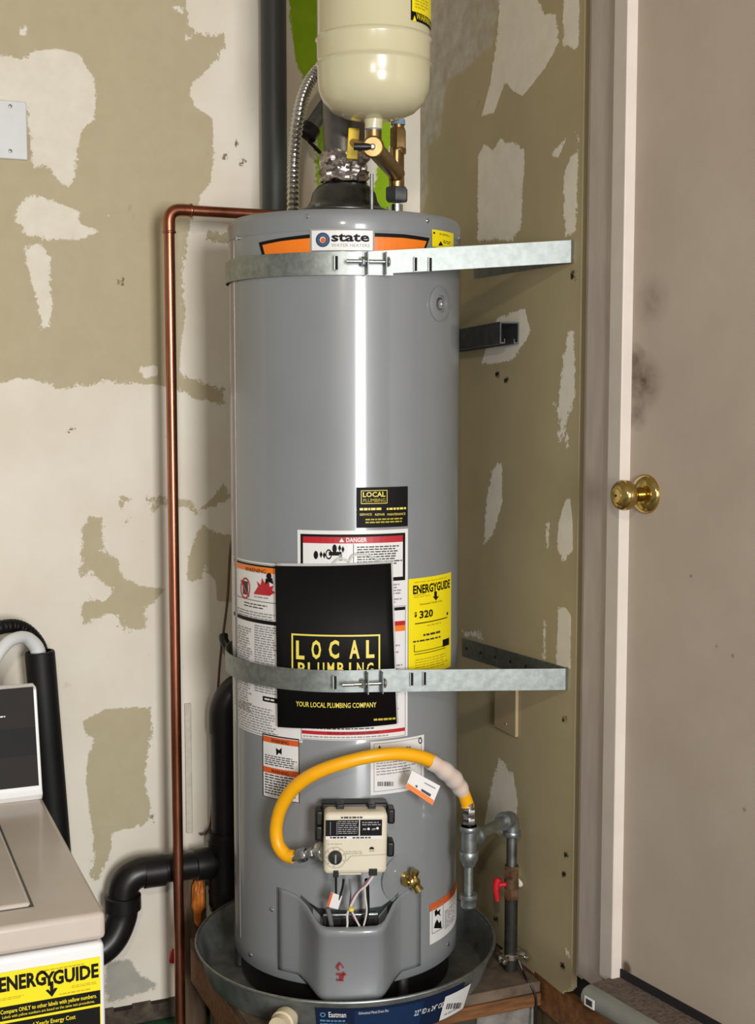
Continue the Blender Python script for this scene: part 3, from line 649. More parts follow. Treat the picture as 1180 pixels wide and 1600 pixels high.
wire('wire', 'wirew', [(549, 1422, .058), (556, 1436, .052), (565, 1453, .042)], .0018)
wire('cable_clip', 'cable', [(512, 1418, .040), (516, 1435, .036), (519, 1452, .026)], .0045)
p = onC(549, 1421, RH+.060); mb = MB(); mb.lathe([(.002, -.004), (.0055, -.002), (.0055, .003), (.002, .005)], p, (0, 0, 1), 12); mb.build('wire_connector', 'gold', H)
tf = Facet(onC(522, 1407, RH+.058), (fl*1+Vector((0, 0, -.30))), (0.08*fl+Vector((0, 0, 1))))
tf.f = (tf.f - tf.e*tf.f.dot(tf.e)).normalized(); tf.n = tf.e.cross(tf.f)
mb = MB(); mb.prism([tf.pos(x, z, 0) for x, z in ((-.010, -.014), (.012, -.014), (.012, .012), (-.010, .014))], tf.n*.0008); tg = mb.build('wire_tag', 'white', H)
mb = MB(); mb.prism([tf.pos(x, z, .0009) for x, z in ((-.010, -.0135), (-.0055, -.0138), (-.0055, .0132), (-.010, .0138))], tf.n*.0003); mb.build('tag_stripe', 'dorange', tg)

# ---- draft hood and vent stubs on top
hd = bpy.data.objects.new('draft_hood', None); COL.objects.link(hd); hd.location = (0, 0, ZT); attach(hd, H)
mb = MB(); mb.lathe([(.094, 2.050), (.092, 2.054), (.074, 2.062), (.066, 2.074), (.062, 2.090), (.053, 2.102), (.043, 2.108)], n=40, caps=False); o = mb.build('hood_dome', 'hood', hd); m_ = o.modifiers.new('sheet', 'SOLIDIFY'); m_.thickness = .0015
mb = MB(); mb.lathe([(.10, ZT+.004), (.10, ZT+.008), (.075, ZT+.016), (.05, ZT+.02)], n=40); mb.build('flue_collar', 'dark', hd)
for a in (-35, 75, 195):
    aa = A0+math.radians(a); c, s_ = math.cos(aa), math.sin(aa)
    mb = MB(); mb.box(-.006, .006, -.0012, .0012, ZT, 2.062, Matrix.Translation((.086*c, .086*s_, 0)) @ Matrix.Rotation(aa+math.pi/2, 4, 'Z')); mb.build('hood_leg', 'galv', hd)
mb = MB(); p = at(581, 322, 2.46); mb.cyl((p.x, p.y, ZT), (p.x, p.y, 2.112), .0035, n=10); mb.build('rod', 'galv', hd)

# ---- stickers on the jacket
HC = Cyl(RH)
L = Label(HC, 'brand_band', H, None, None, .0012)
L.poly([(405, 379), (440, 372), (487, 366), (487, 402), (452, 402), (411, 402)], 'black', 0, 'brand_band_edge').poly([(583, 364), (630, 366), (671, 372), (664, 392), (630, 394), (583, 396)], 'black', 0, 'brand_band_edge')
L.poly([(411, 383), (440, 377), (487, 372), (487, 396), (450, 399), (416, 402)], 'orange', 1, 'brand_band').poly([(583, 370), (630, 372), (666, 377), (660, 392), (630, 394), (583, 396)], 'orange', 1, 'brand_band')
L.done()
L = Label(HC, 'brand_badge', H, (485, 357, 585, 392), 'greyink', .0022, 'white brand badge with a blue ring logo')
L.rect((488, 360, 582, 391), 'white', 1, 'badge_face').ring(505, 375, 11, 11.5, .34, 'lblue', 2).ring(505, 375, 7, 7.3, .3, 'navy', 2).ring(505.5, 375.5, 4, 4, 1, 'dorange', 3)
L.text('state', (518, 365, 577, 378), 'black', 2, .03).text('WATER HEATERS', (518, 381, 577, 386), 'greyink', 2).done()
L = Label(HC, 'caution_tag', H, (674, 361, 707, 388), 'lyellow', .0022); L.lines((685, 366, 702, 369), 2, 'ink').poly([(683, 384), (687, 377), (691, 384)], 'black', 1).lines((691, 377, 704, 382), 2, 'ink').ring(677, 364, 1.6, 1.6, 1, 'black', 1).done()

L = Label(HC, 'plumber_sticker', H, (557, 761, 637, 824), 'black', .0009, 'small black sticker with yellow lettering')
L.frame((564, 766, 605, 787), .9, 'gold').text('LOCAL', (567, 768.5, 602, 776.5), 'gold', 1, .02).text('PLUMBING', (567.5, 779, 602, 784.5), 'dyellow', 1)
L.lines((562, 793.5, 596, 798), 1, 'gold', 1, .8, .02).lines((604, 793, 634, 797), 1, 'gold', 1, .8, .02)
L.text('SERVICE', (562, 802, 581, 805.5), 'gold', 1).text('REPAIR', (586, 802, 601, 805.5), 'gold', 1).text('MAINTENANCE', (605, 801.5, 633, 805), 'gold', 1).lines((571, 810, 633, 819), 2, 'dyellow', 1, .45, .1).done()

L = Label(HC, 'danger_label', H, (466, 829, 637, 1157), 'white', .0004, 'white label headed by a red danger band')
L.rect((470, 835, 633, 910), 'black').rect((474, 839, 629, 904), 'white', 2, 'panel').rect((474, 839, 629, 849), 'lred', 3).text('DANGER', (541, 840, 573, 847), 'white', 4, .02).poly([(530, 847), (534, 840.5), (538, 847)], 'white', 4)
L.lines((558, 853, 628, 884), 8, 'ink', 3, .5, .2).rect((552, 850, 553, 900), 'ink', 3)
for u, v, r in ((494, 867, 5), (523, 857, 5)): L.ring(u, v, r*.7, r*1.3, 1, 'black', 3)
L.ring(514, 866, 5, 8, .3, 'black', 3).rect((514, 862, 534, 868), 'black', 3, 'pictogram').rect((530, 866, 535, 876), 'greyink', 3, 'pictogram')
for u, v in ((502, 866), (507, 867), (531, 856), (536, 858)): L.poly([(u-2.5, v), (u, v-5), (u+2.5, v), (u, v+6)], 'black', 3)
L.lines((540, 914, 632, 946), 7).rect((470, 952, 633, 957), 'black').rect((470, 974, 633, 981), 'lred').rect((470, 981, 633, 990), 'orange').lines((540, 994, 630, 1130), 26)
L.lines((472, 1138, 600, 1142), 1, 'ink').rect((472, 1143, 633, 1148.5), 'lred').text('FOR YOUR SAFETY READ BEFORE OPERATING', (512, 1144, 592, 1147.5), 'black', 2).lines((474, 1151, 630, 1155), 1, 'greyink').frame((470, 950, 633.5, 1156), 1, 'greyink').done()

L = Label(HC, 'safety_label', H, (364, 880, 472, 1152), 'white', .0002, 'tall white label with an orange warning band')
L.rect((366, 884, 470, 887), 'black').rect((366, 887, 470, 896), 'orange').text('WARNING', (384, 888, 416, 894.5), 'black', 2)
L.ring(384, 919, 7.5, 17, .18, 'lred').rect((380, 908, 388, 929), 'ink', 1, 'pictogram').poly([(377, 907), (379, 906), (391, 932), (389, 933)], 'lred', 3)
L.poly([(397, 928), (404, 916), (402, 908), (408, 914), (410, 903), (415, 912), (421, 908), (422, 917), (428, 915), (426, 922), (430, 926), (422, 931)], 'lred').ring(421, 900, 4, 5, 1, 'black', 3).poly([(416, 904), (426, 903), (428, 913), (421, 909), (415, 913)], 'black', 3)
L.lines((398, 933, 424, 937), 1, 'greyink').rect((366, 941, 470, 942), 'ink').lines((382, 944, 420, 953), 2, 'ink', 1, .4, .3).lines((368, 956, 430, 968), 3, 'greyink', 1, .5, .1).rect((366, 970, 470, 976), 'black')
L.lines((368, 979, 395, 1110), 34, 'greyink', 1, .55, .3).lines((398, 979, 434, 1085), 28, 'greyink', 1, .55, .25).rect((411, 1090, 440, 1098), 'black').lines((414, 1092, 430, 1097), 1, 'white', 2).lines((370, 1104, 434, 1144), 10, 'greyink', 1, .5, .3).frame((365.5, 882, 471, 1150), 1, 'greyink').done()

L = Label(HC, 'warning_sticker', H, (411, 1151, 468, 1250), 'black', .0009, 'white sticker with two red-orange bands')
L.rect((412.5, 1153, 467, 1249), 'white', 1, 'panel').rect((412.5, 1154, 467, 1163), 'dorange', 2).rect((412.5, 1202, 467, 1211), 'dorange', 2).text('WARNING', (425, 1156, 452, 1161.5), 'black', 3, .01).text('WARNING', (425, 1204, 452, 1209.5), 'black', 3, .01)
L.poly([(432, 1168), (437, 1172), (441, 1168), (441, 1179), (437, 1176), (433, 1180)], 'black').lines((415, 1183, 465, 1200), 5, 'ink', 2, .45, .2).lines((415, 1213, 465, 1246), 8, 'ink', 2, .45, .25).done()
L = Label(HC, 'rating_plate', H, (579, 1155, 662, 1238), 'white', .0009, 'white rating label with a barcode')
L.frame((584, 1158, 658, 1233), .8, 'greyink').poly([(590, 1170), (593, 1164), (596, 1170), (601, 1170), (596, 1173), (598, 1178), (593, 1175), (589, 1178), (591, 1173), (587, 1170)], 'ink').ring(656, 1157, 3, 5, .4, 'ink')
L.lines((605, 1168, 650, 1172), 1, 'ink').lines((588, 1184, 655, 1210), 6, 'greyink', 1, .4, .4).bars((590, 1221, 615, 1228), 16, 'ink').done()
L = Label(HC, 'energy_guide_sticker', H, (638, 901, 704, 1052), 'lyellow', .0009, 'tall yellow energy label partly under the strap')
L.text('ENERGYGUIDE', (645, 911, 702, 925), 'black', 1, .035).poly([(678, 924), (682, 924), (682, 932), (685.5, 931), (680.5, 938), (675.5, 932), (678, 932)], 'black', 1).lines((647, 906, 700, 909), 1, 'dyellow').lines((646, 928, 672, 934), 2, 'dyellow')
L.text('Estimated Yearly Cost', (656, 940, 690, 944), 'black', 1).text('$', (647, 956, 651, 965), 'black', 1, .03).text('320', (655, 953, 676, 965), 'black', 1, .03).rect((648, 970, 698, 971.5), 'black').poly([(697, 957), (699, 956), (699, 960), (697, 961)], 'black').lines((667, 974, 690, 978), 1, 'dyellow').lines((661, 988, 690, 992), 1, 'ink', 1, .8, .05).lines((645, 997, 700, 1002), 1, 'ink', 1, .5)
L.rect((646.5, 1007, 647.5, 1019), 'black').rect((647, 1014, 695, 1015), 'black').rect((647, 1018, 695, 1019), 'black').rect((691, 998, 701, 1009), 'black').lines((648, 1026, 700, 1046), 5, 'dyellow', 1, .4, .3).done()
L = Label(HC, 'flammable_sticker', H, (671, 1402, 713, 1464), 'white', .0012, 'white sticker with an orange top edge low on the jacket')
L.rect((671, 1402, 713, 1413), 'dorange').poly([(678, 1424), (681, 1420), (683, 1424), (687, 1420), (686, 1427), (688, 1431), (683, 1428), (679, 1432)], 'black').poly([(677, 1450), (679, 1442), (682, 1436), (685, 1442), (688, 1438), (689, 1450)], 'black').frame((674, 1415, 692, 1455), .8, 'greyink').lines((694, 1417, 710, 1446), 9, 'greyink').done()

#==================================================================== SEISMIC STRAPS
def strap(label, z, r, yend, ubolt, vb, ze, zl):
    W = Vector((XR-.0015, -.309, 0)); dist = W.length; base = math.atan2(W.y, W.x); ta = base-math.acos(r/dist); T = Vector((r*math.cos(ta), r*math.sin(ta), 0))
    tb = Vector((XR-.0015, .245, 0)); base2 = math.atan2(tb.y, tb.x); te = base2+math.acos(min(1, r/tb.length))
    o = thing('seismic_strap', label, 'strap', (0, 0, z), 'galvanised seismic straps around the heater')
    h = .0205; arc = [(r*math.cos(a), r*math.sin(a)) for a in [ta+(te-2*math.pi-ta)*i/80 for i in range(81)]]
    # main band: from the clamp leftwards around the back to the wall
    pre = [tuple((T+(W-T)*.13)[:2])]
    mb = MB(); mb.ribbon((pre+arc+[(tb.x-.001, tb.y), (tb.x-.001, tb.y+.05)])[::-1], z-h, z+h, .0016); mb.build('band', 'galv', o)
    d = (W-T).normalized(); nrm = Vector((d.y, -d.x, 0))
    # flat arm from the clamp to the right wall with its bent wall leg
    a0_ = T-d*.005+nrm*.0018; mb = MB(); pts = [tuple((a0_+(W+nrm*.0018-a0_)*t)[:2]) for t in (0, .5, .985)]
    zz_ = lambda t: float(np.interp(t, [0, .25, .5, .75, 1], [z, (z+ze)/2, ze, ze, zl]))
    mb.ribbon(pts+[(W.x, W.y), (W.x, yend)], lambda t: zz_(t)-h, lambda t: zz_(t)+h, .0016); mb.build('wall_arm', 'galv', o, ang=20)
    sf = Facet(T+nrm*.004+Vector((0, 0, z)), d, (0, 0, 1))
    s0, t0 = sf.st(*ubolt[0]); s1, t1 = sf.st(*ubolt[1]); s2, t2 = sf.st(*ubolt[2]); zb = t0
    mb = MB(); mb.cyl(sf.pos(s0, zb, .012), sf.pos(s1, zb, .012), .0036, n=12); bt = mb.build('bolt', 'chrome', o)
    mb = MB(); mb.lathe([(.0095, 0), (.0085, .003), (.004, .005)], sf.pos(s1, zb, .012), d, 16); mb.lathe([(.0055, -.005), (.0055, 0)], sf.pos(s1, zb, .012), d, 4); mb.build('bolt_head', 'chrome', bt)
    mb = MB(); hexring(mb, sf.pos(s2, zb, .012), d, .0085, -.004, .004); mb.build('nut', 'chrome', bt)
    for sx in (s2+.007, s1-.004):   # the two bent ears the bolt passes through
        mb = MB(); mb.box(-.001, .001, -.026, .0, -h, h*.95, Matrix.Translation(sf.pos(sx, 0, -.003)) @ Matrix.Rotation(math.atan2(d.y, d.x), 4, 'Z')); mb.build('clamp_ear', 'galv', o, bevel=.0006)
    for u in vb:
        sx, t = sf.st(u, ubolt[0][1]); mb = MB(); mb.box(-.0022, .0022, -.0012, .0004, -.012, .012, Matrix.Translation(sf.pos(sx, 0, 0)) @ Matrix.Rotation(math.atan2(d.y, d.x), 4, 'Z')); mb.build('slot', 'dark', o, bevel=.0004)
        mb = MB(); mb.box(-.0052, -.0026, -.0030, .0004, -.013, .013, Matrix.Translation(sf.pos(sx, 0, 0)) @ Matrix.Rotation(math.atan2(d.y, d.x), 4, 'Z')); mb.build('slot_lip', 'galv', o, bevel=.0006)
    for i in range(7):
        y = yend-.02-(yend+.30)*i/6.6; mb = MB(); mb.lathe([(.0036, -.0003), (.0036, .0004)], (W.x-.0004, y, zl+(ze-zl)*i/6.6), (-1, 0, 0), 10); mb.build('punched_hole', 'dark', o)
    return o
strap('upper galvanised strap crossing just under the orange brand band', 1.933, .2312, .09, ((540, 409), (604, 406), (566, 408)), (526, 650, 673), 1.962, 1.965)
strap('lower galvanised strap crossing the black leaflet', 1.174, .2390, .135, ((533, 1068), (598, 1065), (566, 1067)), (524, 644, 664), 1.160, 1.141)

#==================================================================== BLACK LEAFLET
lt = A0+math.radians(-4.5); lc = (math.cos(lt)*(RH+.0035-.30), math.sin(lt)*(RH+.0035-.30))
LC = Cyl(.30, lc)
lf = thing('plumber_leaflet', 'black leaflet with yellow lettering tucked behind the lower strap', 'leaflet', onC(525, 1134, RH+.004))
def leaf_xy(u, v): return LC.st(u, v)
def curved_sheet(name, m, corners, off, parent, th=.0008):
    (a, b, c, e) = [LC.st(*q) for q in corners]; mb = MB(); n = 16; vs = []
    for i in range(n+1):
        t = i/n
        for (s0, s1) in ((a, b), (e, c)): vs.append(LC.pos(s0[0]+(s1[0]-s0[0])*t, s0[1]+(s1[1]-s0[1])*t, off))
    mb.add(vs, [(2*i, 2*i+2, 2*i+3, 2*i+1) for i in range(n)]); o = mb.build(name, m, parent); md = o.modifiers.new('paper', 'SOLIDIFY'); md.thickness = th; md.offset = 0; return o
sh = curved_sheet('sheet', 'black', ((430, 884), (611, 880), (620, 1131), (434, 1136)), 0, lf)
curved_sheet('bag_edge', 'bag', ((432, 880), (614, 876), (623, 1130), (434, 1133)), -.0012, lf, .0004)
L = Label(LC, None, sh, None, None, .0006)
L.frame((456, 992, 594, 1056), 2.6, 'gold').text('L', (463, 1001, 476, 1030), 'gold', 1, .03).text('O', (487, 1000, 502, 1030), 'gold', 1, .03).text('C', (514, 1000, 530, 1029), 'gold', 1, .03).text('A', (546, 1000, 562, 1029), 'gold', 1, .03).text('L', (572, 1000, 585, 1028), 'gold', 1, .03)
for k_, ch in enumerate('PLUMBING'):
    uu = 466+k_*15.3+(3 if ch == 'I' else 0); L.text(ch, (uu, 1035, uu+(3.2 if ch == 'I' else 10.5), 1055), 'gold', 1, .02)
L.text('YOUR LOCAL PLUMBING COMPANY', (463, 1098, 588, 1106), 'gold', 1, .008).lines((584, 1122, 618, 1127), 1, 'dyellow', 1, .6, .02).done()
for pts in ([(545, 880, 0), (552, 868, .004), (570, 866, .008), (590, 874, .004), (600, 878, 0)], [(520, 881, 0), (530, 873, .003), (545, 876, .003)]):
    mb = MB(); mb.tube(smooth_path([onC(u, v, RH+.004+o) for u, v, o in pts], 6), .0022, 6); mb.build('bag_tie', 'bag', lf)

#==================================================================== YELLOW GAS HOSE
gh = thing('gas_hose', 'yellow coated flexible gas hose arching to the gas control', 'hose', onC(470, 1338, RH+.05))
hp = [onC(459, 1339, RH+.046), onC(446, 1335, RH+.045), onC(434, 1318, RH+.044), onC(432, 1290, RH+.044), onC(441, 1258, RH+.046), onC(462, 1229, RH+.048), onC(495, 1207, RH+.050), onC(540, 1191, RH+.050), onC(585, 1181, RH+.050), onC(630, 1178, RH+.050), at(670, 1187, 2.42), at(700, 1206, 2.45), at(719, 1228, 2.48), at(730, 1255, 2.50), at(731, 1262, 2.50)]
path = smooth_path(hp, 10)
mb = MB(); mb.tube(path, lambda t: .0124+.0003*math.sin(t*900), 18); mb.build('hose_body', 'yellowhose', gh)
i0 = 106; sl = path[100:124]
mb = MB(); mb.tube([p+Vector((0, 0, -.003)) for p in sl], lambda t: .0140+.0035*math.sin(t*math.pi)+.001*math.sin(t*23), 16, False); mb.build('plastic_sleeve', 'sleeve', gh)
# left fitting: flare nuts into the gas control
fa = onC(459, 1339, RH+.046); fb = GM @ Vector((-.060, .022, -.0215)); fd = (fb-fa).normalized(); fl_ = (fb-fa).length
mb = MB(); mb.cyl(fa-fd*.006, fb, .0085); hexring(mb, fa, fd, .013, fl_*.12, fl_*.45); hexring(mb, fa, fd, .0105, fl_*.55, fl_*.72); mb.lathe([(.018, 0), (.018, .006)], fb-fd*.007, fd, 24); mb.build('flare_fitting', 'chrome', gh)
fa = at(731, 1258, 2.50); tz = at(733, 1291, 2.50)
mb = MB(); mb.cyl((tz.x, tz.y, fa.z+.006), (tz.x, tz.y, tz.z-.004), .0085); hexring(mb, (tz.x, tz.y, tz.z), (0, 0, 1), .0125, .003, .017); hexring(mb, (tz.x, tz.y, tz.z), (0, 0, 1), .0125, .02, .034); mb.build('flare_nut', 'chrome', gh)
# paper tag
p0 = at(661, 1229, 2.405); e = (Vector(_rt)*.87-Vector(_up)*.42); f_ = (Vector(_rt)*.30+Vector(_up)*.90); tf = Facet(p0, e, f_); tf.f = (tf.f-tf.e*tf.f.dot(tf.e)).normalized(); tf.n = tf.e.cross(tf.f)
mb = MB(); mb.prism([tf.pos(*tf.st(u, v), 0) for u, v in ((644, 1204), (688, 1228), (676, 1257), (634, 1229))], tf.n*.0006); tg = mb.build('paper_tag', 'white', gh)
L = Label(tf, None, tg, None, None, .0008); L.poly([(637, 1223), (678, 1250), (676, 1258), (634, 1230)], 'orange', 0, 'tag_stripe'); L.poly([(659, 1232), (674, 1241), (672, 1245), (658, 1236)], 'ink', 0, 'barcode').poly([(664, 1222), (681, 1231), (680, 1233), (663, 1224)], 'greyink', 0, 'print').poly([(650, 1226), (653, 1228), (652, 1231), (649, 1229)], 'ink', 0, 'print').done()

#==================================================================== GAS PIPING
gpz = thing('gas_pipe', 'galvanised gas pipe with drip leg and red valve handle', 'pipe', (.30, -.165, .50))
gx, gy = tz.x, tz.y
def ring(mb, c, ax, r, w): mb.lathe([(r*.94, -w/2), (r, -w/2+.0015), (r, w/2-.0015), (r*.94, w/2)], c, ax, 24)
TZ = at(733, 1318, 2.5).z
mb = MB(); mb.cyl((gx, gy, TZ-.036), (gx, gy, TZ+.034), .0150); ring(mb, (gx, gy, TZ+.029), (0, 0, 1), .0188, .010); ring(mb, (gx, gy, TZ-.024), (0, 0, 1), .0182, .018); mb.lathe([(.0165, 0), (.012, .012)], (gx, gy, TZ-.033), (0, 0, -1), 20)
vx = .300; el = onX(800, 1303, vx); vy = el.y
br = (Vector((vx, vy, TZ+.006))-Vector((gx, gy, TZ+.006))); bd = br.normalized()
mb.cyl((gx, gy, TZ+.006), Vector((gx, gy, TZ+.006))+bd*.030, .0145); ring(mb, Vector((gx, gy, TZ+.006))+bd*.029, bd, .0182, .010); mb.build('tee', 'castiron', gpz)
mb = MB(); mb.cyl(Vector((gx, gy, TZ+.006))+bd*.02, Vector((vx, vy, TZ+.006))-bd*.015, .0105); mb.build('nipple', 'galv', gpz)
ep = corner_path(Vector((vx, vy, TZ+.006))-bd*.034, (vx, vy, TZ+.008), (vx, vy, TZ-.028), .024)
mb = MB(); mb.tube(ep, .0155, 18); ring(mb, ep[0], bd, .0182, .011); ring(mb, ep[-1], (0, 0, 1), .0182, .011); mb.build('elbow', 'castiron', gpz)
VZ = onX(803, 1356, vx).z
mb = MB(); mb.cyl((vx, vy, TZ-.03), (vx, vy, VZ), .0108); mb.build('short_nipple', 'galvd', gpz)
mb = MB(); hexring(mb, (vx, vy, VZ-.012), (0, 0, 1), .0165, -.012, .014); mb.lathe([(.0135, -.05), (.0150, -.035), (.0135, -.01)], (vx, vy, VZ), n=20); hexring(mb, (vx, vy, VZ-.056), (0, 0, 1), .0165, -.012, .012); va = mb.build('shutoff_valve', 'rustybrass', gpz)
hc = Vector((vx-.006, vy, VZ-.036)); hdv = (Vector((-_rt[0], -_rt[1], 0))*.9+Vector((-.3, -.5, 0))*.4).normalized()
mb = MB(); mb.cyl(hc, hc+hdv*.026, .005); mb.tube(smooth_path([hc+hdv*.022+Vector((0, 0, .014)), hc+hdv*.026+Vector((0, 0, .004)), hc+hdv*.027+Vector((0, 0, -.012)), hc+hdv*.024+Vector((0, 0, -.032))], 5), lambda t: .0085-.003*t, 10); mb.build('lever_handle', 'red', va)['label'] = 'small red lever handle'
mb = MB(); mb.cyl((vx, vy, VZ-.06), (vx, vy, .529), .0133); mb.build('riser', 'blackpipe', gpz)
mb = MB(); mb.cyl((gx, gy, TZ-.04), (gx, gy, at(733, 1402, 2.5).z), .0085); mb.build('drip_leg', 'galv', gpz)
dz = at(733, 1405, 2.5).z
mb = MB(); mb.lathe([(.017, .006), (.0175, 0), (.0165, -.004), (.015, -.006), (.015, -.018), (.009, -.024), (.002, -.025)], (gx, gy, dz), n=20); mb.build('drip_cap', 'castiron', gpz)
cz = .560
mb = MB(); ring(mb, (vx, vy, cz), (0, 0, 1), .021, .012); mb.box(vx-.034, vx+.030, vy-.012, vy-.006, cz-.007, cz+.007)
for sx in (-.028, .024): mb.cyl((vx+sx, vy-.026, cz), (vx+sx, vy+.014, cz), .0042, n=8); mb.lathe([(.0065, 0), (.0055, .005), (.002, .006)], (vx+sx, vy-.024, cz), (0, -1, 0), 10)
mb.build('ground_clamp', 'stain', gpz)
gw = MB(); gw.tube(smooth_path([(vx+.006, vy-.022, cz-.004), (vx+.010, vy-.035, cz-.025), (vx+.004, vy-.060, .532), (vx+.016, -.232, .50), (vx+.014, -.235, .44), (vx+.01, -.237, .3)], 8), .0024, 8)
tag(gw.build('ground_wire', 'blackplastic'), 'thin dark ground wire dropping from the gas pipe clamp', 'wire')
# scrap behind the elbow
p = onX(812, 1370, XR-.002)
mb = MB(); mb.tube(smooth_path([p+Vector((-.004, .012, .014)), p+Vector((-.008, 0, .002)), p+Vector((-.006, -.018, -.012))], 5), lambda t: .004+.002*math.sin(t*9), 6); mb.tube(smooth_path([p+Vector((-.004, .010, .008)), p+Vector((-.006, .006, -.012))], 5), .0045, 6)
tag(mb.build('torn_paper', 'teflon'), 'scrap of torn drywall paper beside the gas riser', 'scrap')

#==================================================================== RIGHT WALL FITTINGS
# strut channel
sc = .043; t_ = .0028; c0 = onX(797, 520, XR-sc/2); yn = c0.y; zc = c0.z
def chan(y, z): 
    xl, xr_ = XR-.001-sc, XR-.001; zt, zb = z+sc/2, z-sc/2
    return [(xl, zb), (xl, zt), (xr_, zt), (xr_, zb), (xr_-.0115, zb), (xr_-.0115, zb+.010), (xr_-.0115+t_*.7, zb+.010), (xr_-.0115+t_*.7, zb+t_), (xr_-t_, zb+t_), (xr_-t_, zt-t_), (xl+t_, zt-t_), (xl+t_, zb+t_), (xl+.0115-t_*.7, zb+t_), (xl+.0115-t_*.7, zb+.010), (xl+.0115, zb+.010), (xl+.0115, zb)]
mb = MB(); mb.prism([Vector((x, yn, z)) for x, z in chan(0, zc)], (0, .33, -.012)); tag(mb.build('strut_channel', 'strut', smooth=False), 'short grey steel strut channel jutting out behind the heater', 'bracket')
pa, pb = onX(778, 1075), onX(811, 1147)
op = thing('cover_plate', 'tan painted cover plate on the right wall below the lower strap', 'plate', (XR, (pa.y+pb.y)/2, pb.z))
mb = MB(); mb.box(XR-.008, XR-.0005, pb.y, pa.y, onX(795, 1144).z, onX(795, 1085).z+.035); mb.build('plate', 'plate', op, bevel=.002)
q = onX(791, 1131, XR-.008); mb = MB(); mb.lathe([(.0032, -.0005), (.0028, .001), (.001, .0014)], q, (-1, 0, 0), 10); mb.build('screw', 'plate', op)
# grey cover plate on the back wall
pl = thing('cover_plate', 'blank pale grey cover plate on the cream back wall', 'plate', onY(0, 250))
a, b = onY(43, 160), onY(43, 251); xl = b.x-.117
mb = MB(); mb.box(xl, b.x, YB-.006, YB-.0005, b.z, a.z); mb.build('plate', 'steelplate', pl, bevel=.0025)
for v in (166, 236):
    for u in (16, -44): q = onY(u, v, YB-.006); mb = MB(); mb.lathe([(.0042, -.0005), (.0038, .0012), (.001, .0018)], q, (0, -1, 0), 12); mb.build('screw', 'galvd', pl)
mb = MB(); mb.box(b.x-.001, b.x+.006, YB-.002, YB+.002, b.z+.002, b.z+.052); mb.build('box_edge', 'plate', pl)

#==================================================================== PIPES BEHIND
yc = .243; cx_ = onY(272, 900, yc).x; zt = onY(262, 327, yc).z
cp = thing('copper_discharge_pipe', 'copper relief discharge pipe running down the back wall', 'pipe', (cx_, yc, 0))
mb = MB(); mb.cyl((cx_, yc, .05), (cx_, yc, zt-.032), .0112); mb.build('riser', 'copper', cp)
mb = MB(); mb.cyl((cx_+.032, yc, zt), (.02, yc, zt), .0112); mb.build('horizontal_run', 'copper', cp)
ep = corner_path((cx_, yc, zt-.044), (cx_, yc, zt), (cx_+.044, yc, zt), .026)
mb = MB(); mb.tube(ep, .0126, 18); ring(mb, (cx_, yc, zt-.046), (0, 0, 1), .0142, .005); ring(mb, (cx_+.046, yc, zt), (1, 0, 0), .0142, .005); mb.build('elbow', 'copper', cp)
pp = onY(428, 150, .335); mb = MB(); mb.cyl((pp.x, .335, 0), (pp.x, .335, 2.75), .0275, n=28)
tag(mb.build('steel_post', 'postmetal'), 'dark grey steel pipe rising behind the heater beside the flexible connector', 'pipe')
# thin cable hanging down the back wall
cb = [onY(u, v, .355) for u, v in ((368, 820), (360, 860), (355, 940), (345, 1020), (339, 1100), (334, 1200), (330, 1280), (322, 1300), (312, 1304))]
mb = MB(); mb.tube(smooth_path(cb, 8), .0026, 8); tag(mb.build('thin_cable', 'wirebrown'), 'thin brown cable hanging down the wall left of the heater', 'cable')
# ABS waste pipe
ya = .305; ab = thing('abs_waste_pipe', 'black plastic waste pipe with elbow running behind the washer', 'pipe', onY(350, 1410, ya))
J = onY(352, 1345, ya); E0 = onY(213, 1350, ya); D0 = onY(190, 1398, ya)
mb = MB(); mb.cyl((E0.x+.02, ya, J.z+.002), (J.x, ya, J.z), .030); mb.build('horizontal_run', 'abs', ab)
for u, wd in ((240, .048), (318, .04)): mb = MB(); ring(mb, (onY(u, 1348, ya).x, ya, J.z), (1, 0, 0), .0345, wd); mb.build('coupling', 'abs', ab)
ZS = onY(350, 1405, ya).z
mb = MB(); mb.cyl((J.x, ya, 0), (J.x, ya, onY(350, 1130, ya).z), .0295); mb.build('stack', 'abs', ab)
mb = MB(); mb.lathe([(.037, ZS-.01), (.0375, ZS+.03), (.036, ZS+.12), (.0375, ZS+.125), (.0375, ZS+.155)], (J.x, ya, 0), n=28); mb.build('sanitary_tee', 'abs', ab)
for z in (ZS+.02, ZS+.135): mb = MB(); mb.lathe([(.0385, -.002), (.0385, .002)], (J.x, ya, z), n=28); mb.build('hub_ring', 'abs', ab)
zt2 = onY(350, 1130, ya).z
mb = MB(); mb.tube(corner_path((J.x, ya, zt2-.02), (J.x, ya, zt2+.07), (J.x+.085, ya, zt2+.09), .06), .033, 20); mb.build('top_elbow', 'abs', ab)
mb = MB(); mb.tube(corner_path((E0.x+.045, ya, J.z+.002), (D0.x+.002, ya, J.z+.004), (D0.x+.002, ya, D0.z-.01), .055), .033, 20); mb.build('elbow', 'abs', ab)
mb = MB(); mb.lathe([(.036, -.022), (.0395, -.02), (.0395, .01), (.036, .012)], (D0.x+.002, ya, D0.z-.012), n=28); mb.build('elbow_hub', 'abs', ab)
s1 = onY(86, 1300, .285); s0 = onY(62, 1018, .285); sa = (s0-s1).normalized(); sb = s1-sa*.12      # foot of the standpipe sleeve
mb = MB(); mb.tube(smooth_path([(D0.x+.002, ya, D0.z-.01), (D0.x, ya, D0.z-.05), (D0.x-.025, ya-.006, D0.z-.095), (D0.x-.065, ya-.010, D0.z-.115), (sb.x+.035, ya-.016, D0.z-.09), (sb.x+.006, ya-.020, D0.z-.04), sb], 8), .0325, 20); mb.build('trap_bend', 'abs', ab)
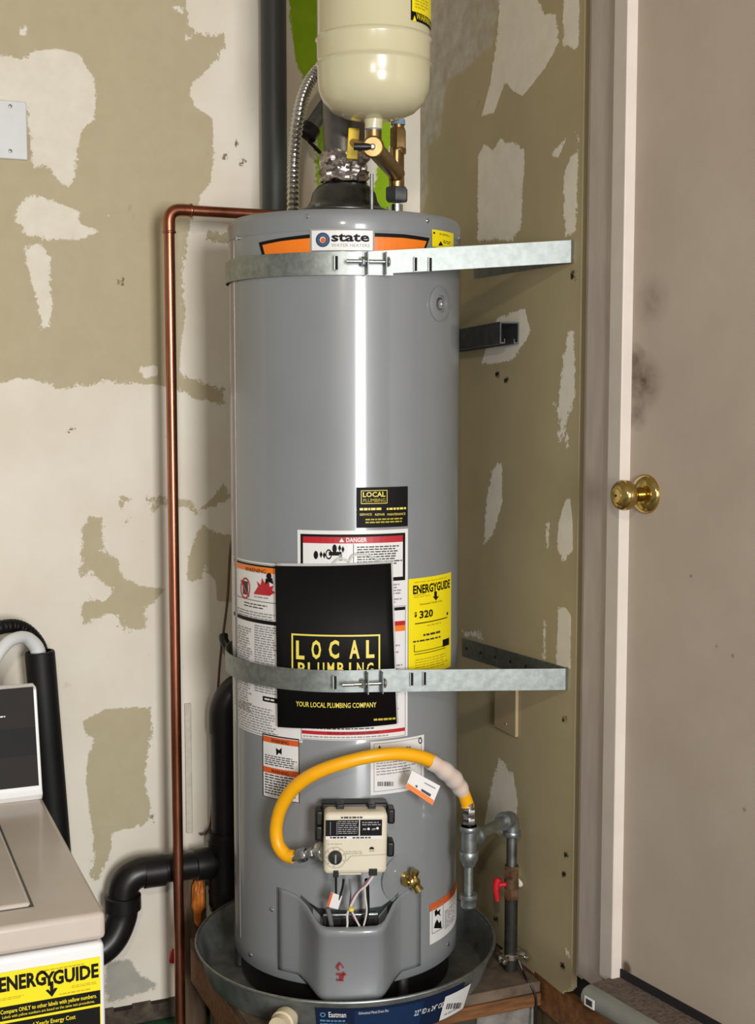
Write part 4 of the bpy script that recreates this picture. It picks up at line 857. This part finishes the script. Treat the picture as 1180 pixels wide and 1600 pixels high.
p = onY(352, 1000, .30); mb = MB(); mb.tube(smooth_path([(p.x-.004, .30, p.z+.012), (p.x-.003, .29, p.z-.004), (p.x+.02, .27, p.z-.04)], 6), .010, 10)
tag(mb.build('rubber_bumper', 'blackplastic'), 'black rubber end poking out behind the lower strap on the left', 'bumper')
# board and crack strip
pa, pb = onY(297, 1098, YB), onY(297, 1300, YB)
mb = MB(); mb.box(onY(289, 1200).x, onY(299, 1200).x, YB-.007, YB-.0005, pb.z, pa.z)
M['strip'] = mat('cream_strip_paint', (206, 198, 180), .7, var=.08, scale=60, bump=.4)
tag(mb.build('conduit_strip', 'strip', bevel=.002), 'narrow pale strip on the wall right of the copper pipe', 'strip')
a, b = onY(283, 1420, .335), onY(320, 1420, .335)
mb = MB(); mb.box(a.x, b.x, .325, .366, 0, onY(300, 1368, .33).z); tag(mb.build('timber_post', 'darkwood', bevel=.003), 'brown timber post behind the copper pipe left of the drain pan', 'post')
bm = bmesh.new(); bmesh.ops.create_icosphere(bm, subdivisions=4, radius=1)
fc = onY(310, 1404, .312)
for v in bm.verts:
    k = 1+.28*noise.noise(v.co*2.2)+.12*noise.noise(v.co*6); v.co = Vector((v.co.x*.014*k, v.co.y*.015*k, v.co.z*.058*k+.004*math.sin(v.co.z*9)))
me = bpy.data.meshes.new('spray_foam'); bm.to_mesh(me); bm.free(); me.shade_smooth(); me.materials.append(M['sfoam'])
o = bpy.data.objects.new('spray_foam', me); COL.objects.link(o); o.location = fc; tag(o, 'glossy orange lump of spray foam below the black waste pipe', 'foam')
p = onY(271, 1494, .33)
mb = MB(); mb.lathe([(.004, -.016), (.0085, -.013), (.009, .008), (.006, .015), (.003, .016)], p, (.15, -.2, 1), 14); tag(mb.build('red_cap', 'red'), 'small red plastic cap just left of the copper pipe', 'cap')

#==================================================================== TOP OF HEATER: TANK, BRASS, CONNECTOR, VENT
tc_ = at(584, 120, 2.36); TX, TY = tc_.x, tc_.y; TR = .1035
zb = at(584, 190, 2.36).z
et = thing('expansion_tank', 'cream expansion tank hanging above the water heater', 'tank', (TX, TY, zb))
def zz(v): return onC(590, v, TR, TX, TY).z
za, zb2 = zz(80), zz(40)
prof = [(.012, zb+.004), (.03, zb+.0045), (.055, zb+.010), (.075, zb+.019), (.091, zb+.034), (.0995, zb+.052), (TR-.0015, zb+.070), (TR-.0015, za-.005), (TR-.0005, za-.003), (TR+.0022, za), (TR-.0002, za+.0035), (TR-.0006, za+.006), (TR-.0006, zb2-.006), (TR-.0002, zb2-.0035), (TR+.0022, zb2), (TR-.0005, zb2+.003), (TR-.0012, zb2+.005), (TR-.0012, zb+.30), (.0985, zb+.325), (.085, zb+.345), (.06, zb+.36), (.02, zb+.366)]
mb = MB(); mb.lathe(prof, (TX, TY, 0), n=72); mb.build('tank_body', 'cream', et)
mb = MB(); mb.lathe([(.016, zb-.012), (.0165, zb-.002), (.018, zb+.006), (.03, zb+.008)], (TX, TY, 0), n=24); mb.build('neck', 'cream', et)
mb = MB(); mb.lathe([(.013, zb-.022), (.0135, zb-.011)], (TX, TY, 0), n=20); mb.build('thread_tape', 'bluetape', et)
TC = Cyl(TR-.0010, (TX, TY))
L = Label(TC, 'warning_label', et, (642, -70, 674, 36), 'black', .0006, 'yellow and black warning label')
L.rect((643.5, -68, 673, 22), 'lyellow').lines((648, -40, 670, 18), 12, 'dyellow', 2).poly([(644, 34), (647, 24), (650, 33)], 'lyellow').text('WARNING', (650, 24, 672, 34), 'lyellow', 1).done()

# brass cold-water valve assembly
ba = thing('brass_valve_assembly', 'brass tee and valve under the cream expansion tank', 'valve', (TX, TY, ZT))
un = at(620, 300, 2.60); ux, uy = un.x, un.y
mb = MB(); mb.cyl((ux, uy, ZT+.0055), (ux, uy, ZT+.045), .0125); mb.build('nipple', 'chrome', ba)
mb = MB(); hexring(mb, (ux, uy, at(620, 304, 2.6).z), (0, 0, 1), .0235, -.014, .014); mb.build('union_nut', 'strut', ba)
vz = at(578, 226, 2.34).z; b0 = Vector((ux, uy, at(618, 272, 2.6).z)); b1 = Vector((TX, TY, vz))
mb = MB(); mb.tube(corner_path((ux, uy, at(620, 296, 2.6).z), b0, b0+(b1-b0)*.5, .02), .0155, 18); bd_ = (b1-b0).normalized(); mb.cyl(b0, b1, .0165, .0165); mb.build('angled_body', 'brass', ba)
hax = (Vector(CAM)-b1); hax.z *= .6; hax = (hax.normalized()+Vector(_rt)*-.05).normalized()
mb = MB(); mb.lathe([(.0175, -.02), (.0175, .016), (.020, .017), (.020, .024), (.0185, .026), (.0165, .027), (.0165, .029), (.006, .029)], b1, hax, 28); mb.build('valve_end', 'brass', ba)
mb = MB(); mb.lathe([(.0055, .028), (.0055, .034), (.003, .036)], b1, hax, 14); mb.build('stem', 'stain', ba)
mb = MB(); st_ = b1+hax*.032; mb.tube([st_, st_-Vector(_rt)*.012, st_-Vector(_rt)*.034], lambda t: .0035+.003*(t > .4), 10); mb.build('black_lever', 'blackplastic', ba)
mb = MB(); mb.cyl((TX, TY, vz), (TX, TY, zb-.014), .0145); mb.build('tee_branch', 'brass', ba)
xb, yb_ = at(622, 230, 2.62).xy; zh = lambda v: at(622, v, 2.62).z
mb = MB(); mb.cyl((xb, yb_, zh(290)), (xb, yb_, zh(195)), .0125); hexring(mb, (xb, yb_, zh(215)), (0, 0, 1), .0172, -.026, .018); ring(mb, (xb, yb_, zh(236)), (0, 0, 1), .0165, .012); mb.cyl((xb-.012, yb_-.02, zh(262)), (xb-.012, yb_-.02, zh(238)), .0095); mb.build('upper_union', 'brass', ba)
mb = MB(); mb.cyl((xb, yb_, zh(196)), (xb, yb_, zh(188)), .0145); mb.build('blue_tape', 'bluetape', ba)
mb = MB(); mb.cyl((xb, yb_, zh(190)), (xb, yb_, 2.75), .0112); mb.build('cold_pipe', 'copper', ba)
yl = at(552, 223, 2.44)
mb = MB(); mb.box(-.0105, .0105, -.002, .002, -.030, .027, Matrix.Translation(yl) @ Matrix.Rotation(-YAW, 4, 'Z') @ Matrix.Rotation(math.radians(4), 4, 'Y')); mb.build('yellow_lever', 'yellow', ba, bevel=.0018)
mb = MB(); mb.cyl(yl, b1+Vector((0, 0, 0)), .0075); mb.build('valve_stem', 'brass', ba)

fx = thing('flexible_connector', 'ribbed stainless flexible water connector left of the cream tank', 'hose', at(457, 322, 2.60))
pth = smooth_path([Vector((at(458, 326, 2.62).x, at(458, 326, 2.62).y, ZT+.012)), at(458, 290, 2.62), at(460, 240, 2.62), at(465, 190, 2.62), at(475, 148, 2.64), at(490, 118, 2.66), at(512, 98, 2.68), at(540, 90, 2.70)], 26)
mb = MB(); mb.tube(pth, lambda t: .0118+.0016*math.sin(t*2*math.pi*46), 16); mb.build('ribbed_hose', 'stain', fx)
c = at(459, 315, 2.62); mb = MB(); hexring(mb, (c.x, c.y, ZT), (0, 0, 1), .017, .006, .030); mb.build('coupling_nut', 'chrome', fx)
c = at(486, 310, 2.60); mb = MB(); mb.tube(smooth_path([(c.x, c.y, ZT+.002), (c.x+.002, c.y, ZT+.012), (c.x-.004, c.y, ZT+.022), (c.x+.006, c.y, ZT+.026)], 5), .0035, 8); mb.build('bonding_clip', 'polbrass', fx)

vp = thing('vent_pipe', 'steel flue vent with crumpled foil tape above the draft hood', 'vent', (0, 0, 2.10))
mb = MB(); mb.cyl((0, 0, 2.12), (0, 0, 2.75), .041, n=32); mb.build('pipe', 'vent', vp)
bm_ = MB(); n_ = 40; rows_ = 14
for j in range(rows_):
    for i in range(n_):
        a = 2*math.pi*i/n_; r = .0455+.010*noise.noise(Vector((math.cos(a)*3.2, math.sin(a)*3.2, j*.55)))+.004*noise.noise(Vector((math.cos(a)*9, math.sin(a)*9, j*1.3))); bm_.v.append((r*math.cos(a), r*math.sin(a), 2.111+.056*j/(rows_-1)+.007*noise.noise(Vector((math.cos(a)*2, math.sin(a)*2, 5)))))
bm_.f = [(j*n_+i, j*n_+(i+1) % n_, (j+1)*n_+(i+1) % n_, (j+1)*n_+i) for j in range(rows_-1) for i in range(n_)]
bm_.build('foil_wrap', 'foil', vp, ang=18)
# clamped pipe behind the connector
hp0, hp1 = at(478, 212, 2.78), at(508, 168, 2.80)
hw = thing('clamped_pipe', 'grey pipe stub with a dark clamp behind the ribbed connector', 'pipe', hp0)
mb = MB(); mb.cyl(hp0, hp1+(hp1-hp0)*.6, .017); mb.build('pipe', 'galvd', hw)
mb = MB(); dd = (hp1-hp0).normalized(); mb.lathe([(.018, -.012), (.023, -.010), (.023, .010), (.018, .012)], hp0+dd*.012, dd, 20); mb.cyl(hp0+dd*.012+Vector((.0, 0, -.02)), hp0+dd*.012+Vector((.035, .01, -.045)), .004); mb.build('clamp', 'blackplastic', hw)

#==================================================================== WASHING MACHINE
WX1 = -.602; WX0 = WX1-.685; WY0 = -.574; WY1 = .085; DZ = .95
wm = thing('washing_machine', 'white top-loading washing machine with a dark console', 'washer', ((WX0+WX1)/2, (WY0+WY1)/2, 0))
mb = MB(); mb.box(WX0+.002, WX1-.002, WY0+.002, WY1, .02, .905); mb.build('cabinet', 'washer', wm, bevel=.008)
mb = MB(); mb.box(WX0, WX1, WY0, WY1, .909, DZ); mb.build('top_deck', 'deck_tint', wm, bevel=.008)
lx = onZ(48, 1415, DZ).x
ld = MB(); ld.box(WX0+.10, lx, WY0+.064, -.075, DZ-.004, DZ+.006); lid = ld.build('lid', 'deck_tint', wm, bevel=.006)
mb = MB(); mb.box(WX0+.096, lx+.004, WY0+.060, -.071, DZ-.003, DZ+.0006); mb.build('lid_gap', 'strut', lid)
for x in (WX0+.05, WX1-.05):
    for y in (WY0+.05, WY1-.05): mb = MB(); mb.cyl((x, y, 0), (x, y, .03), .02); mb.build('foot', 'blackplastic', wm)
c_t, c_b = onY(45, 1072, .06), onY(62, 1226, .01)
prof = [(.005, DZ), (-.004, DZ+.012), (.001, DZ+.022), (.045, c_t.z-.004), (.052, c_t.z), (.085, c_t.z), (.10, DZ)]
mb = MB(); mb.prism([Vector((WX0+.004, y, z)) for y, z in prof], (WX1-.006-WX0, 0, 0)); cs = mb.build('console', 'washer', wm, bevel=.002)
fe = Vector((0, .044, c_t.z-.026-DZ)).normalized(); fo_ = Vector((WX1-.002, .0012, DZ+.022)); hh = math.hypot(.044, c_t.z-.026-DZ)
CF = Facet(fo_, (1, 0, 0), fe)
def cpanel(name, m, x0, x1, t0, t1, off):
    mb = MB(); mb.prism([CF.pos(x, hh*t, 0) for x, t in ((x0, t0), (x1, t0), (x1, t1), (x0, t1))], CF.n*off); return mb.build(name, m, cs)
cpanel('control_panel', 'panelbrown', -.67, -.006, .03, 1.03, .0012); cpanel('black_stripe', 'panelblack', -.67, -.0065, .34, .62, .0018)
L = Label(CF, None, cs, None, None, .0016); L.lines((0, 1119, 8, 1121.5), 1, 'white', 0, .8, .02).lines((2, 1182, 13, 1184.5), 1, 'white', 0, .8, .02).done()
WF = PlaneY(WY0+.0015)
L = Label(WF, 'energy_guide_sticker', wm, (-22, 1509, 158, 1650), 'lyellow', .0008, 'yellow energy label on the front')
L.text('ENERG', (-2, 1521, 72, 1545), 'black', 1, .04).text('Y', (67, 1518, 86, 1540), 'black', 1, .04).text('GUIDE', (82, 1510, 154, 1533), 'black', 1, .04)
L.rect((78, 1533, 83.5, 1553), 'black', 1, 'arrow').poly([(71, 1547), (75, 1545), (80.5, 1551), (85, 1543), (90, 1543), (81, 1557)], 'black', 2, 'arrow')
L.lines((60, 1509, 150, 1512), 1, 'dyellow', 1, .7).lines((112, 1536, 153, 1541), 2, 'dyellow', 1, .5, .1).lines((93, 1547, 152, 1550), 1, 'dyellow', 1, .7).lines((-4, 1557, 40, 1562), 2, 'dyellow', 1, .5, .2)
L.rect((-22, 1562, 157, 1584), 'black', 1).text('Compare ONLY to other labels with yellow numbers.', (0, 1565, 151, 1573.5), 'lyellow', 2, .012).text('Labels with yellow numbers are based on the same test procedures.', (3, 1574.5, 148, 1580), 'lyellow', 2)
L.rect((-22, 1588, 157, 1650), 'black', 1).text('Estimated Yearly Energy Cost', (22, 1593, 118, 1602), 'lyellow', 2, .008).done()
# hoses behind the washer
dh = thing('drain_hose', 'white and black washer hoses looping into a black foam standpipe sleeve', 'hose', onY(100, 1300, .27))
t0, t1 = onY(62, 1018, .285), onY(86, 1300, .285)
mb = MB(); ax = (t0-t1).normalized(); Ls = (t0-t1).length
mb.lathe([(.029, -.115), (.0295, 0), (.030, Ls*.5), (.0305, Ls-.004), (.029, Ls), (.024, Ls+.001), (.022, Ls-.02)], t1, ax, 28); mb.build('foam_sleeve', 'foam_black', dh)
mb = MB(); mb.tube(smooth_path([onY(62, 1030, .285), onY(56, 1010, .283), onY(42, 997, .27), onY(26, 997, .25), onY(8, 1008, .23), onY(-12, 1040, .21), onY(-25, 1100, .2), onY(-30, 1200, .2)], 8), lambda t: .0165-.004*min(1, t*3), 16); mb.build('white_hose', 'whitep', dh)
mb = MB(); mb.tube(smooth_path([onY(68, 1030, .315), onY(60, 1005, .315), onY(40, 984, .31), onY(15, 978, .30), onY(-15, 990, .28), onY(-40, 1040, .26), onY(-50, 1150, .25)], 26), lambda t: .0135+.0012*math.sin(t*2*math.pi*60), 14); mb.build('ribbed_hose', 'foam_black', dh)

#==================================================================== LOW TIMBER AT THE DOORSTEP
mb = MB(); mb.box(XR+.001, XR+.13, -.95, -.10, .462, .537)
tag(mb.build('timber_plank', 'wood', bevel=.004), 'reddish brown plank between the platform and the threshold', 'plank')
mb = MB(); mb.box(XR+.01, XR+.10, -.95, -.12, 0, .461)
tag(mb.build('step_block', 'darkwood', bevel=.004), 'dark timber block under the reddish brown plank', 'block')
